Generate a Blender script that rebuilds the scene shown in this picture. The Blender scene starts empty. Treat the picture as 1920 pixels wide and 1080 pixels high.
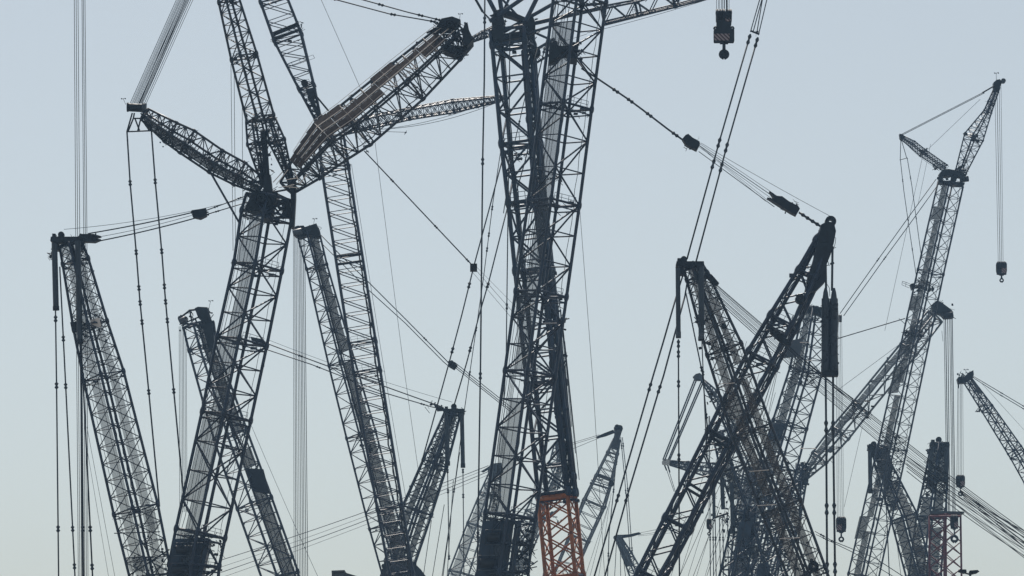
import bpy, math, random
from mathutils import Vector, Matrix
random.seed(11)
sc = bpy.context.scene
C = sc.collection
V = Vector
rad = math.radians

# ------------------------------------------------------------------ camera
HF, PITCH, CAMZ = rad(14.0), rad(7.5), 1.7
cd = bpy.data.cameras.new('camera'); cam = bpy.data.objects.new('camera', cd); C.objects.link(cam)
cd.sensor_width = 36; cd.angle = HF; cd.clip_start = 1; cd.clip_end = 20000
cam.location = (0, 0, CAMZ); cam.rotation_euler = (rad(90) + PITCH, 0, 0)
sc.camera = cam
CAM = V((0, 0, CAMZ)); TH = math.tan(HF / 2); K = 2 * TH / 1920
UP = V((0, -math.sin(PITCH), math.cos(PITCH))); FW = V((0, math.cos(PITCH), math.sin(PITCH)))

def P(x, y, Y):
    """the world point seen at photograph pixel (x, y) on the vertical plane Y metres away"""
    d = FW + V((1, 0, 0)) * ((x - 960) / 960 * TH) + UP * ((540 - y) / 960 * TH)
    return CAM + d * (Y / d.y)
def S(Y): return K * Y
def to_px(p):
    q = p - CAM; f = q.dot(FW)
    return 960 + q.x / f / TH * 960, 540 - q.dot(UP) / f / TH * 960

# ------------------------------------------------------------------ sky, sun, exposure
SUN_EL, SUN_AZ = 56.0, -8.0
w = bpy.data.worlds.new('World'); sc.world = w; w.use_nodes = True
nt = w.node_tree; nt.nodes.clear()
sky = nt.nodes.new('ShaderNodeTexSky'); sky.sky_type = 'NISHITA'; sky.sun_disc = False
sky.sun_elevation = rad(SUN_EL); sky.sun_rotation = rad(SUN_AZ)
sky.air_density = 1.0; sky.dust_density = 1.0; sky.ozone_density = 4.0; sky.altitude = 0
hsv = nt.nodes.new('ShaderNodeHueSaturation'); hsv.inputs['Saturation'].default_value = 0.45
bg = nt.nodes.new('ShaderNodeBackground'); bg.inputs['Strength'].default_value = 0.089
wo = nt.nodes.new('ShaderNodeOutputWorld')
tint = nt.nodes.new('ShaderNodeMix'); tint.data_type = 'RGBA'; tint.blend_type = 'MULTIPLY'; tint.inputs[0].default_value = 1; tint.inputs[7].default_value = (1.035, 1.035, .975, 1)
nt.links.new(sky.outputs[0], hsv.inputs['Color']); nt.links.new(hsv.outputs[0], tint.inputs[6]); nt.links.new(tint.outputs[2], bg.inputs['Color']); nt.links.new(bg.outputs[0], wo.inputs[0])
sd = bpy.data.lights.new('sun', 'SUN'); sd.energy = 4.8; sd.angle = rad(0.5); sd.color = (1.0, .93, .85)
so = bpy.data.objects.new('sun', sd); C.objects.link(so)
sdir = V((math.sin(rad(SUN_AZ)) * math.cos(rad(SUN_EL)), math.cos(rad(SUN_AZ)) * math.cos(rad(SUN_EL)), math.sin(rad(SUN_EL))))
so.rotation_euler = sdir.to_track_quat('Z', 'Y').to_euler(); so.location = (0, 0, 200)
sc.view_settings.view_transform = 'Standard'; sc.view_settings.look = 'None'
sc.view_settings.gamma = 1; sc.view_settings.use_curve_mapping = False
sc.view_settings.exposure = 0.0
sc.render.engine = 'CYCLES'
sc.cycles.max_bounces = 5; sc.cycles.diffuse_bounces = 2; sc.cycles.glossy_bounces = 2
sc.cycles.volume_bounces = 0; sc.cycles.transparent_max_bounces = 24
sc.cycles.use_denoising = True

# ------------------------------------------------------------------ materials
def mat(name, col, rough=.5, metal=0.0, var=.35, scale=1.2, alpha=1.0, spec=.5, rust=0.0):
    m = bpy.data.materials.new(name); m.use_nodes = True
    n = m.node_tree; b = n.nodes['Principled BSDF']
    tc = n.nodes.new('ShaderNodeTexCoord'); mp = n.nodes.new('ShaderNodeNewGeometry')
    no = n.nodes.new('ShaderNodeTexNoise'); no.inputs['Scale'].default_value = scale; no.inputs['Detail'].default_value = 5
    n.links.new(mp.outputs['Position'], no.inputs['Vector'])
    cr = n.nodes.new('ShaderNodeValToRGB')
    lo = [c * (1 - var) for c in col]; hi = [min(1, c * (1 + var)) for c in col]
    cr.color_ramp.elements[0].position = .32; cr.color_ramp.elements[0].color = (*lo, 1)
    cr.color_ramp.elements[1].position = .68; cr.color_ramp.elements[1].color = (*hi, 1)
    n.links.new(no.outputs['Fac'], cr.inputs['Fac'])
    out = cr.outputs[0]
    if rust:
        n2 = n.nodes.new('ShaderNodeTexNoise'); n2.inputs['Scale'].default_value = 3.1; n2.inputs['Detail'].default_value = 8
        n.links.new(mp.outputs['Position'], n2.inputs['Vector'])
        r2 = n.nodes.new('ShaderNodeValToRGB'); r2.color_ramp.elements[0].position = .56; r2.color_ramp.elements[1].position = .66
        n.links.new(n2.outputs['Fac'], r2.inputs['Fac'])
        mm = n.nodes.new('ShaderNodeMath'); mm.operation = 'MULTIPLY'; mm.inputs[1].default_value = rust
        n.links.new(r2.outputs[0], mm.inputs[0])
        mx = n.nodes.new('ShaderNodeMix'); mx.data_type = 'RGBA'; mx.inputs[7].default_value = (.09, .04, .022, 1)
        n.links.new(mm.outputs[0], mx.inputs[0]); n.links.new(out, mx.inputs[6]); out = mx.outputs[2]
    n.links.new(out, b.inputs['Base Color'])
    b.inputs['Roughness'].default_value = rough; b.inputs['Metallic'].default_value = metal
    b.inputs['Specular IOR Level'].default_value = spec
    if alpha < 1: b.inputs['Alpha'].default_value = alpha
    return m
M = {
 'navy': mat('navy_steel_paint', (.007, .020, .044), .38, rust=.14),
 'blue': mat('dark_blue_paint', (.010, .030, .060), .45, rust=.25),
 'char': mat('charcoal_steel_paint', (.011, .021, .034), .38, rust=.4),
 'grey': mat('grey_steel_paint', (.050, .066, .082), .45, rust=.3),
 'pale': mat('pale_grey_paint_and_haze', (.11, .13, .145), .45, rust=.2),  # grey paint; on the farthest cranes the paleness stands in for haze
 'mach': mat('dark_machinery', (.008, .013, .019), .55, spec=.3, var=.5, scale=2),
 'black': mat('black_rubber_and_grease', (.008, .009, .011), .6, var=.3),
 'cyl': mat('cylinder_paint', (.018, .030, .044), .42),
 'rope': mat('greased_wire_rope', (.022, .028, .036), .6, metal=.3),
 'rod': mat('pendant_bar_steel', (.015, .024, .034), .55),
 'orange': mat('orange_steel_paint', (.38, .115, .026), .5, rust=.75, scale=2.5, var=.25),
 'red': mat('red_steel_paint', (.15, .02, .028), .5, rust=.4),
 'grate': mat('expanded_metal_grating', (.09, .10, .11), .6, alpha=.38, var=.2),
 'grate_dense': mat('dense_steel_grating', (.06, .068, .075), .6, alpha=.66, var=.25),
 'grate_brown': mat('rust_tinted_grating', (.16, .145, .138), .65, alpha=.60, var=.3),
 'plank': mat('brown_walkway_boards', (.085, .060, .048), .8, spec=.2, var=.3, scale=3),
 'galv_sunlit': mat('galvanised_rail_sun_tone', (.78, .70, .63), .45, metal=.0, var=.15),  # bright beige puts the sunlight on rails and bars into the colour
 'rub': mat('rope_drum_grey', (.10, .105, .11), .5),
 'roof': mat('dark_sheet_roof', (.014, .022, .032), .5),
}
def stripes():
    m = bpy.data.materials.new('red_white_hazard_stripes'); m.use_nodes = True
    n = m.node_tree; b = n.nodes['Principled BSDF']
    tc = n.nodes.new('ShaderNodeTexCoord'); sx = n.nodes.new('ShaderNodeSeparateXYZ')
    n.links.new(tc.outputs['Object'], sx.inputs[0])
    a = n.nodes.new('ShaderNodeMath'); a.operation = 'ADD'; n.links.new(sx.outputs[0], a.inputs[0]); n.links.new(sx.outputs[2], a.inputs[1])
    d = n.nodes.new('ShaderNodeMath'); d.operation = 'MULTIPLY'; d.inputs[1].default_value = 4.0; n.links.new(a.outputs[0], d.inputs[0])
    f = n.nodes.new('ShaderNodeMath'); f.operation = 'FRACT'; n.links.new(d.outputs[0], f.inputs[0])
    g = n.nodes.new('ShaderNodeMath'); g.operation = 'GREATER_THAN'; g.inputs[1].default_value = .5; n.links.new(f.outputs[0], g.inputs[0])
    mx = n.nodes.new('ShaderNodeMix'); mx.data_type = 'RGBA'
    mx.inputs[6].default_value = (.05, .012, .012, 1); mx.inputs[7].default_value = (.36, .29, .29, 1)
    n.links.new(g.outputs[0], mx.inputs[0]); n.links.new(mx.outputs[2], b.inputs['Base Color']); b.inputs['Roughness'].default_value = .5
    return m
M['stripe'] = stripes()

# ------------------------------------------------------------------ mesh helpers
class MB:
    def __init__(s, off=None): s.v = []; s.f = []; s.o = off or V((0, 0, 0))
    def ring(s, c, a, b, r, n):
        i0 = len(s.v)
        for k in range(n):
            t = 2 * math.pi * k / n
            s.v.append(tuple(c + a * (math.cos(t) * r) + b * (math.sin(t) * r) - s.o))
        return i0
    def tube(s, pts, r, n=6, rs=None):
        if (pts[-1] - pts[0]).length < 1e-6: return s
        prev = None
        for i, p in enumerate(pts):
            d = (pts[min(i + 1, len(pts) - 1)] - pts[max(i - 1, 0)]).normalized()
            a = d.orthogonal().normalized() if i == 0 else (a - d * a.dot(d)).normalized()
            b = d.cross(a)
            q = s.ring(p, a, b, rs[i] if rs else r, n)
            if prev is None: s.f.append(tuple(q + k for k in range(n))[::-1])
            else:
                for k in range(n): s.f.append((prev + k, prev + (k + 1) % n, q + (k + 1) % n, q + k))
            prev = q
        s.f.append(tuple(prev + k for k in range(n)))
        return s
    def box(s, c, ax, ay, az):
        i = len(s.v)
        for x in (-1, 1):
            for y in (-1, 1):
                for z in (-1, 1): s.v.append(tuple(c + ax * (x / 2) + ay * (y / 2) + az * (z / 2) - s.o))
        for q in ((0, 1, 3, 2), (4, 6, 7, 5), (0, 4, 5, 1), (2, 3, 7, 6), (0, 2, 6, 4), (1, 5, 7, 3)): s.f.append(tuple(i + k for k in q))
        return s
    def plate(s, px, Y, th):
        """outline given in photo pixels at distance Y, th metres thick"""
        n = len(px); i = len(s.v)
        for yy in (Y - th / 2, Y + th / 2):
            for (x, y) in px:
                p = P(x, y, Y); s.v.append(tuple(V((p.x, yy, p.z)) - s.o))
        s.f.append(tuple(range(i, i + n))); s.f.append(tuple(range(i + n, i + 2 * n))[::-1])
        for k in range(n): s.f.append((i + k, i + n + k, i + n + (k + 1) % n, i + (k + 1) % n))
        return s
    def disc(s, x, y, Y, rpx, th, hole=0.0, n=20):
        """a wheel with its axle along the line of sight"""
        c = P(x, y, Y); r = rpx * S(Y); h = r * hole; i = len(s.v)
        X = V((1, 0, 0)); Z = V((0, 0, 1)); D = V((0, th / 2, 0))
        prof = [(h, -1), (r * .8, -1), (r * .86, -.55), (r, -.9), (r, .9), (r * .86, .55), (r * .8, 1), (h, 1)] if hole else \
               [(0.001, -1), (r * .8, -1), (r * .86, -.6), (r, -.9), (r, .9), (r * .86, .6), (r * .8, 1), (0.001, 1)]
        for (q, e) in prof:
            for k in range(n):
                t = 2 * math.pi * k / n
                s.v.append(tuple(c + X * math.cos(t) * q + Z * math.sin(t) * q + D * e - s.o))
        m = len(prof)
        for j in range(m):
            for k in range(n):
                a, b = i + j * n, i + ((j + 1) % m) * n
                if j == m - 1 and not hole: continue
                s.f.append((a + k, a + (k + 1) % n, b + (k + 1) % n, b + k))
        return s
    def mesh(s, name, m, smooth=False):
        me = bpy.data.meshes.new(name); me.from_pydata(s.v, [], s.f); me.update()
        me.materials.append(M[m])
        if smooth:
            me.polygons.foreach_set('use_smooth', [True] * len(me.polygons))
        return me

def link(name, me, parent=None, mtx=None):
    o = bpy.data.objects.new(name, me); C.objects.link(o)
    if parent is not None: o.parent = parent
    if mtx is not None: o.matrix_basis = mtx
    return o

_unit = {}
def unit_cyl(m):
    if ('c', m) not in _unit:
        b = MB(); b.tube([V((0, 0, 0)), V((0, 0, 1))], 1.0, 6); me = b.mesh('round_bar', m)
        me.polygons.foreach_set('use_smooth', [len(p.vertices) == 4 for p in me.polygons]); _unit[('c', m)] = me
    return _unit[('c', m)]
def unit_cyl12(m):
    if ('d', m) not in _unit:
        b = MB(); b.tube([V((0, 0, 0)), V((0, 0, 1))], 1.0, 14); me = b.mesh('round_tube', m)
        me.polygons.foreach_set('use_smooth', [len(p.vertices) == 4 for p in me.polygons]); _unit[('d', m)] = me
    return _unit[('d', m)]
def unit_box(m):
    if ('b', m) not in _unit:
        b = MB(); b.box(V((0, 0, 0)), V((1, 0, 0)), V((0, 1, 0)), V((0, 0, 1))); _unit[('b', m)] = b.mesh('flat_panel', m)
    return _unit[('b', m)]
def unit_link(m):
    """a bar coupling: two swollen eyes with a pin between them"""
    if ('l', m) not in _unit:
        b = MB(); zs = [0, .1, .22, .36, .46, .54, .64, .78, .9, 1]; rs = [.36, .62, .95, .7, .5, .5, .7, .95, .62, .36]
        b.tube([V((0, 0, z)) for z in zs], 1, 8, rs); pass
        _unit[('l', m)] = b.mesh('bar_coupling', m)
    return _unit[('l', m)]
def bar_matrix(p0, p1, r, off, r2=None):
    d = p1 - p0; L = d.length; z = d / L
    x = z.orthogonal().normalized()
    h = V((0, 1, 0)) - z * z.y
    if h.length > .05: x = z.cross(h.normalized())
    y = z.cross(x)
    p = p0 - off; r2 = r if r2 is None else r2
    return Matrix(((x.x * r, y.x * r2, z.x * L, p.x), (x.y * r, y.y * r2, z.y * L, p.y), (x.z * r, y.z * r2, z.z * L, p.z), (0, 0, 0, 1)))

# ------------------------------------------------------------------ a crane
class Crane:
    def __init__(s, xpx, Y, label, group='lattice boom cranes crowded together in the yard', m='navy', name='crawler_crane', cat='crane', base=True):
        g = P(xpx, 1500, Y); s.off = V((g.x, Y, 0)); s.Y = Y; s.m = m
        s.e = bpy.data.objects.new(name, None); C.objects.link(s.e); s.e.location = s.off
        s.e['label'] = label; s.e['category'] = cat; s.e['group'] = group
        s.braces = []                                  # (size in photo px, parent, p0, p1, r, material)
        if base: s.carrier()
    def foot(s, dx=0, wpx=30):                         # where a boom is pinned to the superstructure, in pixels
        X, y = to_px(s.off + V((0, 0, 4.2)));  return (X + dx - wpx / 2, y, X + dx + wpx / 2, y)
    def part(s, name, mb, m=None, parent=None, smooth=False):
        return link(name, mb.mesh(name, m or s.m, smooth), parent or s.e)
    def mb(s): return MB(s.off)
    def carrier(s):
        o = s.off; X, Yv, Z = V((1, 0, 0)), V((0, 1, 0)), V((0, 0, 1))
        for sg in (-1, 1):
            b = s.mb(); c = o + Yv * (3.6 * sg) + Z * .9
            pts = [(-4.6, .35), (-4.2, 0.02), (4.2, 0.02), (4.6, .35), (4.6, 1.3), (4.2, 1.7), (-4.2, 1.7), (-4.6, 1.3)]
            i = len(b.v)
            for yy in (-.7, .7):
                for (px, pz) in pts: b.v.append(tuple(V((px, 3.6 * sg + yy, pz))))
            n = len(pts); b.f.append(tuple(range(i, i + n))); b.f.append(tuple(range(i + n, i + 2 * n))[::-1])
            for k in range(n): b.f.append((i + k, i + n + k, i + n + (k + 1) % n, i + (k + 1) % n))
            for k in range(26): b.box(o + V((-4.3 + k * .344, 3.6 * sg, 1.73)), X * .26, Yv * 1.5, Z * .1)
            s.part('crawler_track', b, 'black')
        b = s.mb(); b.box(o + Z * 1.2, X * 4.4, Yv * 5.8, Z * .9); b.tube([o + Z * 1.65, o + Z * 2.1], 1.6, 20); s.part('undercarriage', b)
        b = s.mb(); b.box(o + V((-.8, 0, 3.05)), X * 9, Yv * 2.9, Z * 1.9); b.box(o + V((0, 0, 4.15)), X * 1.6, Yv * 2.2, Z * .5); s.part('superstructure', b)
        b = s.mb(); b.box(o + V((3.9, -1.9, 3.3)), X * 1.6, Yv * 1.0, Z * 2.0); s.part('cab', b, 'mach')
        for k in range(4):
            b = s.mb(); b.box(o + V((-5.3, 0, 2.4 + k * .52)), X * 1.6, Yv * 4.6, Z * .48); s.part('counterweight', b, 'char')
    # ---- straight members
    def bar(s, name, p0, p1, r, m=None, parent=None):
        return link(name, unit_cyl(m or s.m), parent or s.e, bar_matrix(p0, p1, r, s.off))
    def cyl(s, name, x0, y0, x1, y1, wpx, m='cyl', dY=0, parent=None):
        Y = s.Y + dY
        return link(name, unit_cyl12(m), parent or s.e, bar_matrix(P(x0, y0, Y), P(x1, y1, Y), wpx / 2 * S(Y), s.off))
    def pbar(s, name, x0, y0, x1, y1, wpx, m=None, dY=0, dY1=None, parent=None):
        Y = s.Y + dY; Y1 = s.Y + (dY if dY1 is None else dY1)
        return s.bar(name, P(x0, y0, Y), P(x1, y1, Y1), wpx / 2 * S(Y), m, parent)
    def rope(s, x0, y0, x1, y1, wpx=1.0, sag=0, dY=0, dY1=None, m='rope', name='hoist_rope'):
        Y = s.Y + dY; Y1 = s.Y + (dY if dY1 is None else dY1)
        a, b = P(x0, y0, Y), P(x1, y1, Y1); r = wpx / 2 * S(Y)
        if not sag: return s.bar(name, a, b, r, m)
        q = s.mb(); n = 14; pts = [a.lerp(b, i / n) - V((0, 0, sag * S(Y) * 4 * (i / n) * (1 - i / n))) for i in range(n + 1)]
        q.tube(pts, r, 5); return s.part(name, q, m)
    def ropes(s, top, bot, n, wpx=.9, dY=0, jit=.25, depth=1.2, dY1=None):
        (xa, xb, ya, yb), (xc, xd, yc, yd) = top, bot
        for i in range(n):
            t = i / max(1, n - 1); j = random.uniform(-jit, jit); e = random.uniform(-depth / 2, depth / 2)
            s.rope(xa + (xb - xa) * t + j, ya + (yb - ya) * t, xc + (xd - xc) * t + j, yc + (yd - yc) * t, wpx * random.uniform(.75, 1.2), dY=dY + e, dY1=(dY if dY1 is None else dY1) + e)
    def rod(s, pts, wpx=3.0, links=(), lw=2.6, ll=11, dY=0, m='rod', dY1=None):
        """a pendant bar through pixel points with couplings at the given pixel heights (or fractions when < 1)"""
        Y = s.Y + dY
        n = len(pts); dys = [dY + ((dY1 if dY1 is not None else dY) - dY) * i / (n - 1) for i in range(n)]
        P3 = [P(x, y, s.Y + d) for (x, y), d in zip(pts, dys)]
        b = s.mb(); b.tube(P3, wpx / 2 * S(Y), 6); o = s.part('pendant_bar', b, m, smooth=True)
        tot = sum((P3[i + 1] - P3[i]).length for i in range(n - 1))
        for L in links:
            if L <= 1: d = L * tot
            else:
                d = 0
                for i in range(n - 1):
                    ya, yb = pts[i][1], pts[i + 1][1]
                    if min(ya, yb) <= L <= max(ya, yb): d += (P3[i + 1] - P3[i]).length * abs((L - ya) / (yb - ya)); break
                    d += (P3[i + 1] - P3[i]).length
            acc = 0
            for i in range(n - 1):
                l = (P3[i + 1] - P3[i]).length
                if acc + l >= d or i == n - 2:
                    u = (P3[i + 1] - P3[i]).normalized(); c = P3[i] + u * (d - acc); h = ll / 2 * S(Y)
                    link('coupling', unit_link(m), o, bar_matrix(c - u * h, c + u * h, wpx / 2 * lw * .95 * S(Y), s.off)); break
                acc += l
        return o
    # ---- lattice
    def lattice(s, name, st, phi=42, r=1.0, bay=.9, pat='WH', ch=4.0, br=2.0, joint=8, m=None, dY=0, walk=(), clutter=10, jointstations=True, double=False):
        m = m or s.m; Y0 = s.Y + dY; C3 = []; W = []; E = []
        for q in st:
            Y = q[4] if len(q) > 4 else Y0
            C3.append(((P(q[0], q[1], Y) + P(q[2], q[3], Y)) / 2, P(q[2], q[3], Y) - P(q[0], q[1], Y)))
        ph = rad(phi); c_, s_ = math.cos(ph), math.sin(ph); n = len(st)
        for i in range(n):
            ax = (C3[min(i + 1, n - 1)][0] - C3[max(i - 1, 0)][0]).normalized()
            f = (C3[i][0] - CAM).normalized(); e1 = ax.cross(f).normalized()
            if e1.dot(C3[i][1]) < 0: e1 = -e1
            e2 = e1.cross(ax).normalized()
            if e2.dot(f) < 0: e2 = -e2
            wd = abs(C3[i][1].dot(e1)) / (abs(c_) + r * abs(s_)); W.append(wd)
            U = (e1 * c_ + e2 * s_) * (wd / 2); Q = (-e1 * s_ + e2 * c_) * (wd * r / 2)
            c = C3[i][0]; E.append([c - U - Q, c + U - Q, c + U + Q, c - U + Q])   # front-left, front-right, back-right, back-left
        mb = s.mb(); nodes = []; isj = []
        for i in range(n - 1):
            L = (C3[i + 1][0] - C3[i][0]).length; a = (W[i] + W[i + 1]) / 2
            nb = max(1, round(L / (bay * max(a, .25 * max(W)))))
            if nb > 60: nb = 60
            for k in range(nb):
                t = k / nb; nodes.append([E[i][j].lerp(E[i + 1][j], t) for j in range(4)]); isj.append(k == 0 and i > 0 and jointstations)
        nodes.append(E[-1]); isj.append(True)
        k0 = 0
        for k in range(1, len(nodes)):
            if isj[k]: k0 = k
            elif joint and k - k0 >= joint: isj[k] = True; k0 = k
        rc = ch / 2 * S(Y0); rb = br / 2 * S(Y0)
        for nd in (nodes[0],):
            for j in range(4): mb.tube([nd[j], nd[(j + 1) % 4]], rc * .9, 6)
        root = s.part(name, mb, m)
        jm = s.mb()
        for j in range(4):
            b = s.mb(); b.tube([nd[j] for nd in (nodes if len(st) < 3 else E)], rc, 8); s.part('chord', b, m, root, True)
        def add(a, b, rr):
            if (a - b).length < rr * 1.5: return
            xa, ya = to_px(a); xb, yb = to_px(b); l = math.hypot(xa - xb, ya - yb)
            vis = max(ya, yb) > -5 and min(ya, yb) < 1085 and max(xa, xb) > -5 and min(xa, xb) < 1925
            s.braces.append((l if vis else 0, root, a, b, rr, m))
        for i, nd in enumerate(nodes):
            for fidx, (a, b) in enumerate(((0, 1), (1, 2), (2, 3), (3, 0))):
                if i < len(nodes) - 1:
                    nx = nodes[i + 1]; par = (i + (fidx % 2 if abs(phi) > 25 else fidx in (1, 2))) % 2
                    if pat[0] == 'X': add(nd[a], nx[b], rb); add(nd[b], nx[a], rb)
                    elif pat[0] == 'N': add(nd[a], nx[b], rb) if fidx < 2 else add(nd[b], nx[a], rb)
                    else:
                        if par: add(nd[a], nx[b], rb)
                        else: add(nd[b], nx[a], rb)
                if 'H' in pat or isj[i] or i == 0: add(nd[a], nd[b], rb * (1.5 if isj[i] else .85))
            if isj[i]:
                add(nd[0], nd[2], rb)
                d = (nodes[i][0] - nodes[i - 1][0]).normalized()
                for j in range(4):
                    jm.tube([nd[j] - d * rc * 2.2, nd[j] - d * rc * .8, nd[j] + d * rc * .8, nd[j] + d * rc * 2.2], 1, 8, [rc * 1.1, rc * 1.5, rc * 1.5, rc * 1.1])
                    jm.box(nd[j], V((0, rc * 3.4, 0)), d * rc * 1.6, V((1, 0, 0)) * rc * 1.2)
                # the second frame of the joint, pins, small platforms and hoses
                off = d * rc * 3.6
                for a, b in ((0, 1), (1, 2), (2, 3), (3, 0)): add(nd[a] + off, nd[b] + off, rb * .8)
                sd_ = (nd[1] - nd[0]); dp = (nd[3] - nd[0])
                for q in range(clutter):
                    jj = random.randrange(4)
                    c = nd[jj].lerp(nd[(jj + 1) % 4], random.random()) + d * random.choice((0, 0, 3.6, 3.6, 1.8)) * rc + d * rb * random.uniform(-1, 1)
                    z = rc * random.uniform(.5, 1.5)
                    if random.random() < .45: jm.box(c, V((1, 0, 0)) * z * random.uniform(1, 3), V((0, 1, 0)) * z * 2, d * z)
                    else:
                        e = V((random.uniform(-1, 1), random.uniform(-1, 1), random.uniform(-.6, .6))) * rc * 4
                        jm.tube([c, c + e], rb * .4, 5)
                if clutter > 5:                       # hand rail over the joint
                    for hh in (2.2, 4.4):
                        a, b = nd[0].lerp(nd[1], .1) - d * rc * hh, nd[0].lerp(nd[1], .85) - d * rc * hh
                        jm.tube([a, b], rb * .3, 5)
                    for t in (.1, .35, .6, .85): jm.tube([nd[0].lerp(nd[1], t), nd[0].lerp(nd[1], t) - d * rc * 4.4], rb * .3, 5)
        for i in range(1, len(nodes) - 1):
            if random.random() < .3 and to_px(nodes[i][0])[1] < 1120:
                j = random.randrange(4); c = nodes[i][j].lerp(nodes[i + 1][j], random.random()) + V((random.uniform(-1, 1), random.uniform(-1, 1), 0)) * rc * 1.6
                if random.random() < .6: jm.box(c, V((1, 0, 0)) * rc * random.uniform(.8, 2), V((0, 1, 0)) * rc * 1.4, V((0, 0, 1)) * rc * random.uniform(.8, 3))
                else: jm.tube([c, c + V((random.uniform(-1, 1), random.uniform(-1, 1), random.uniform(-1, .3))) * rc * 3.4], rb * .5, 5)
        if len(jm.v): o = s.part('section_joint', jm, m, root); o['kind'] = 'stuff'
        # gusset knuckles where the braces meet the chords, hoses along one chord
        for (face, lo, hi, miss, wide, wm) in [tuple(q) + ('grate',) if len(q) == 5 else q for q in walk]:
            a, b = ((0, 1), (1, 2), (2, 3), (3, 0), (0, 2), (1, 3))[face]
            inw = None
            for i in range(len(nodes) - 1):
                if random.random() < miss: continue
                nd, nx = nodes[i], nodes[i + 1]; l, h = lo, hi
                if random.random() < wide: l, h = .05, .95
                xa, ya = to_px(nd[0])
                if ya > 1180: continue
                A, B = nd[a].lerp(nd[b], (l + h) / 2), nx[a].lerp(nx[b], (l + h) / 2)
                z = (B - A); x = (nd[b] - nd[a]) * (h - l); nrm = z.cross(x).normalized()
                cen = (sum(nd, V((0, 0, 0))) / 4)
                if nrm.dot(cen - A) < 0: nrm = -nrm
                sh = nrm * (rc * 1.3) if face < 4 else nrm * 0
                c = (A + B) / 2 + sh - s.off; zz = z * .975
                mt = Matrix(((x.x, nrm.x * .05, zz.x, c.x), (x.y, nrm.y * .05, zz.y, c.y), (x.z, nrm.z * .05, zz.z, c.z), (0, 0, 0, 1)))
                link('walkway_panel', unit_box(wm), root, mt)
        s.last = (root, nodes, E, rc, rb)
        return root
    def rails_on(s, face, fr, wpx, m, seg=None, zoff=.4, parent=None):
        """straight rails lying along a face of the last lattice, at fractions fr across it"""
        root, nodes, E, rc, rb = s.last; a, b = ((0, 1), (1, 2), (2, 3), (3, 0))[face]
        lo, hi = seg or (0, len(E) - 1)
        for f in fr:
            for i in range(lo, hi):
                nrm = (E[i][a] - sum(E[i], V((0, 0, 0))) / 4); nrm = (nrm + (E[i][b] - sum(E[i], V((0, 0, 0))) / 4)).normalized() * zoff
                s.bar('walkway_rail', E[i][a].lerp(E[i][b], f) + nrm, E[i + 1][a].lerp(E[i + 1][b], f) + nrm, wpx / 2 * S(s.Y), m, root)
    def hose(s, corner=0, wpx=1.0, off=(0.3, 0, 0), lo=0, n=None):
        root, nodes, E, rc, rb = s.last; b = s.mb(); nn = nodes[lo:n] if n else nodes[lo:]
        c = [sum(nd, V((0, 0, 0))) / 4 for nd in nn]; pts = []
        for i in range(len(nn)):
            p = nn[i][corner].lerp(c[i], .22); pts.append(p)
            if i < len(nn) - 1:
                q = nn[i + 1][corner].lerp(c[i + 1], .22); pts.append((p + q) / 2 + V((random.uniform(-.08, .08), 0, -.06)))
        b.tube(pts, wpx / 2 * S(s.Y), 5); s.part('cable', b, 'black', root)
    def finish(s, cap=300):
        br = sorted(s.braces, key=lambda t: -t[0]); rest = s.mb(); left = 0
        for i, (l, root, a, b, r, m) in enumerate(br):
            if i < cap and l >= 7: link('brace', unit_cyl(m), root, bar_matrix(a, b, r, s.off))
            else: rest.tube([a, b], r, 5); left += 1
        if left: o = s.part('bracing', rest, br[-1][5]); o['kind'] = 'stuff'
    def sheave(s, x, y, rpx, th=.35, hole=.3, m='mach', dY=0, name='sheave', parent=None):
        b = s.mb(); b.disc(x, y, s.Y + dY, rpx, th, hole); return s.part(name, b, m, parent, False)
    def plate(s, name, px, th=.3, m=None, dY=0, parent=None, extra=()):
        b = s.mb(); b.plate(px, s.Y + dY, th)
        for (q, t, d) in extra: b.plate(q, s.Y + d, t)
        return s.part(name, b, m, parent)
    def vane(s, x, y, h=14, dY=0, lean=0):
        b = s.mb(); Y = s.Y + dY; k = S(Y)
        b.tube([P(x, y, Y), P(x + lean, y - h, Y)], .4 * k, 5); b.tube([P(x + lean - 3, y - h + 1, Y), P(x + lean + 4, y - h - 1, Y)], .45 * k, 5)
        for q in (-3, 4): b.box(P(x + lean + q, y - h, Y), V((2 * k, 0, 0)), V((0, 1.5 * k, 0)), V((0, 0, 2 * k)))
        s.part('wind_vane', b, 'mach')
    def fuzz(s, name, x0, y0, x1, y1, n, zpx=4, m='mach', dY=0, depth=1.5, tubes=.5):
        """boxes, pipes and brackets of a machinery deck"""
        b = s.mb()
        for i in range(n):
            Y = s.Y + dY + random.uniform(-depth / 2, depth / 2); k = S(Y) * zpx
            t = random.random(); c = P(random.uniform(x0, x1), random.uniform(y0, y1), Y)
            if random.random() < tubes:
                e = V((random.uniform(-1, 1), random.uniform(-.6, .6), random.uniform(-1, 1))) * k * 2.2; b.tube([c - e, c + e], k * random.uniform(.10, .28), 6)
            else:
                a = random.uniform(-.3, .3); X = V((math.cos(a), 0, math.sin(a))); Z = V((-math.sin(a), 0, math.cos(a)))
                b.box(c, X * k * random.uniform(.6, 2), V((0, 1, 0)) * k * random.uniform(.6, 1.6), Z * k * random.uniform(.5, 1.6))
        o = s.part(name, b, m); o['kind'] = 'stuff'; return o
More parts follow.
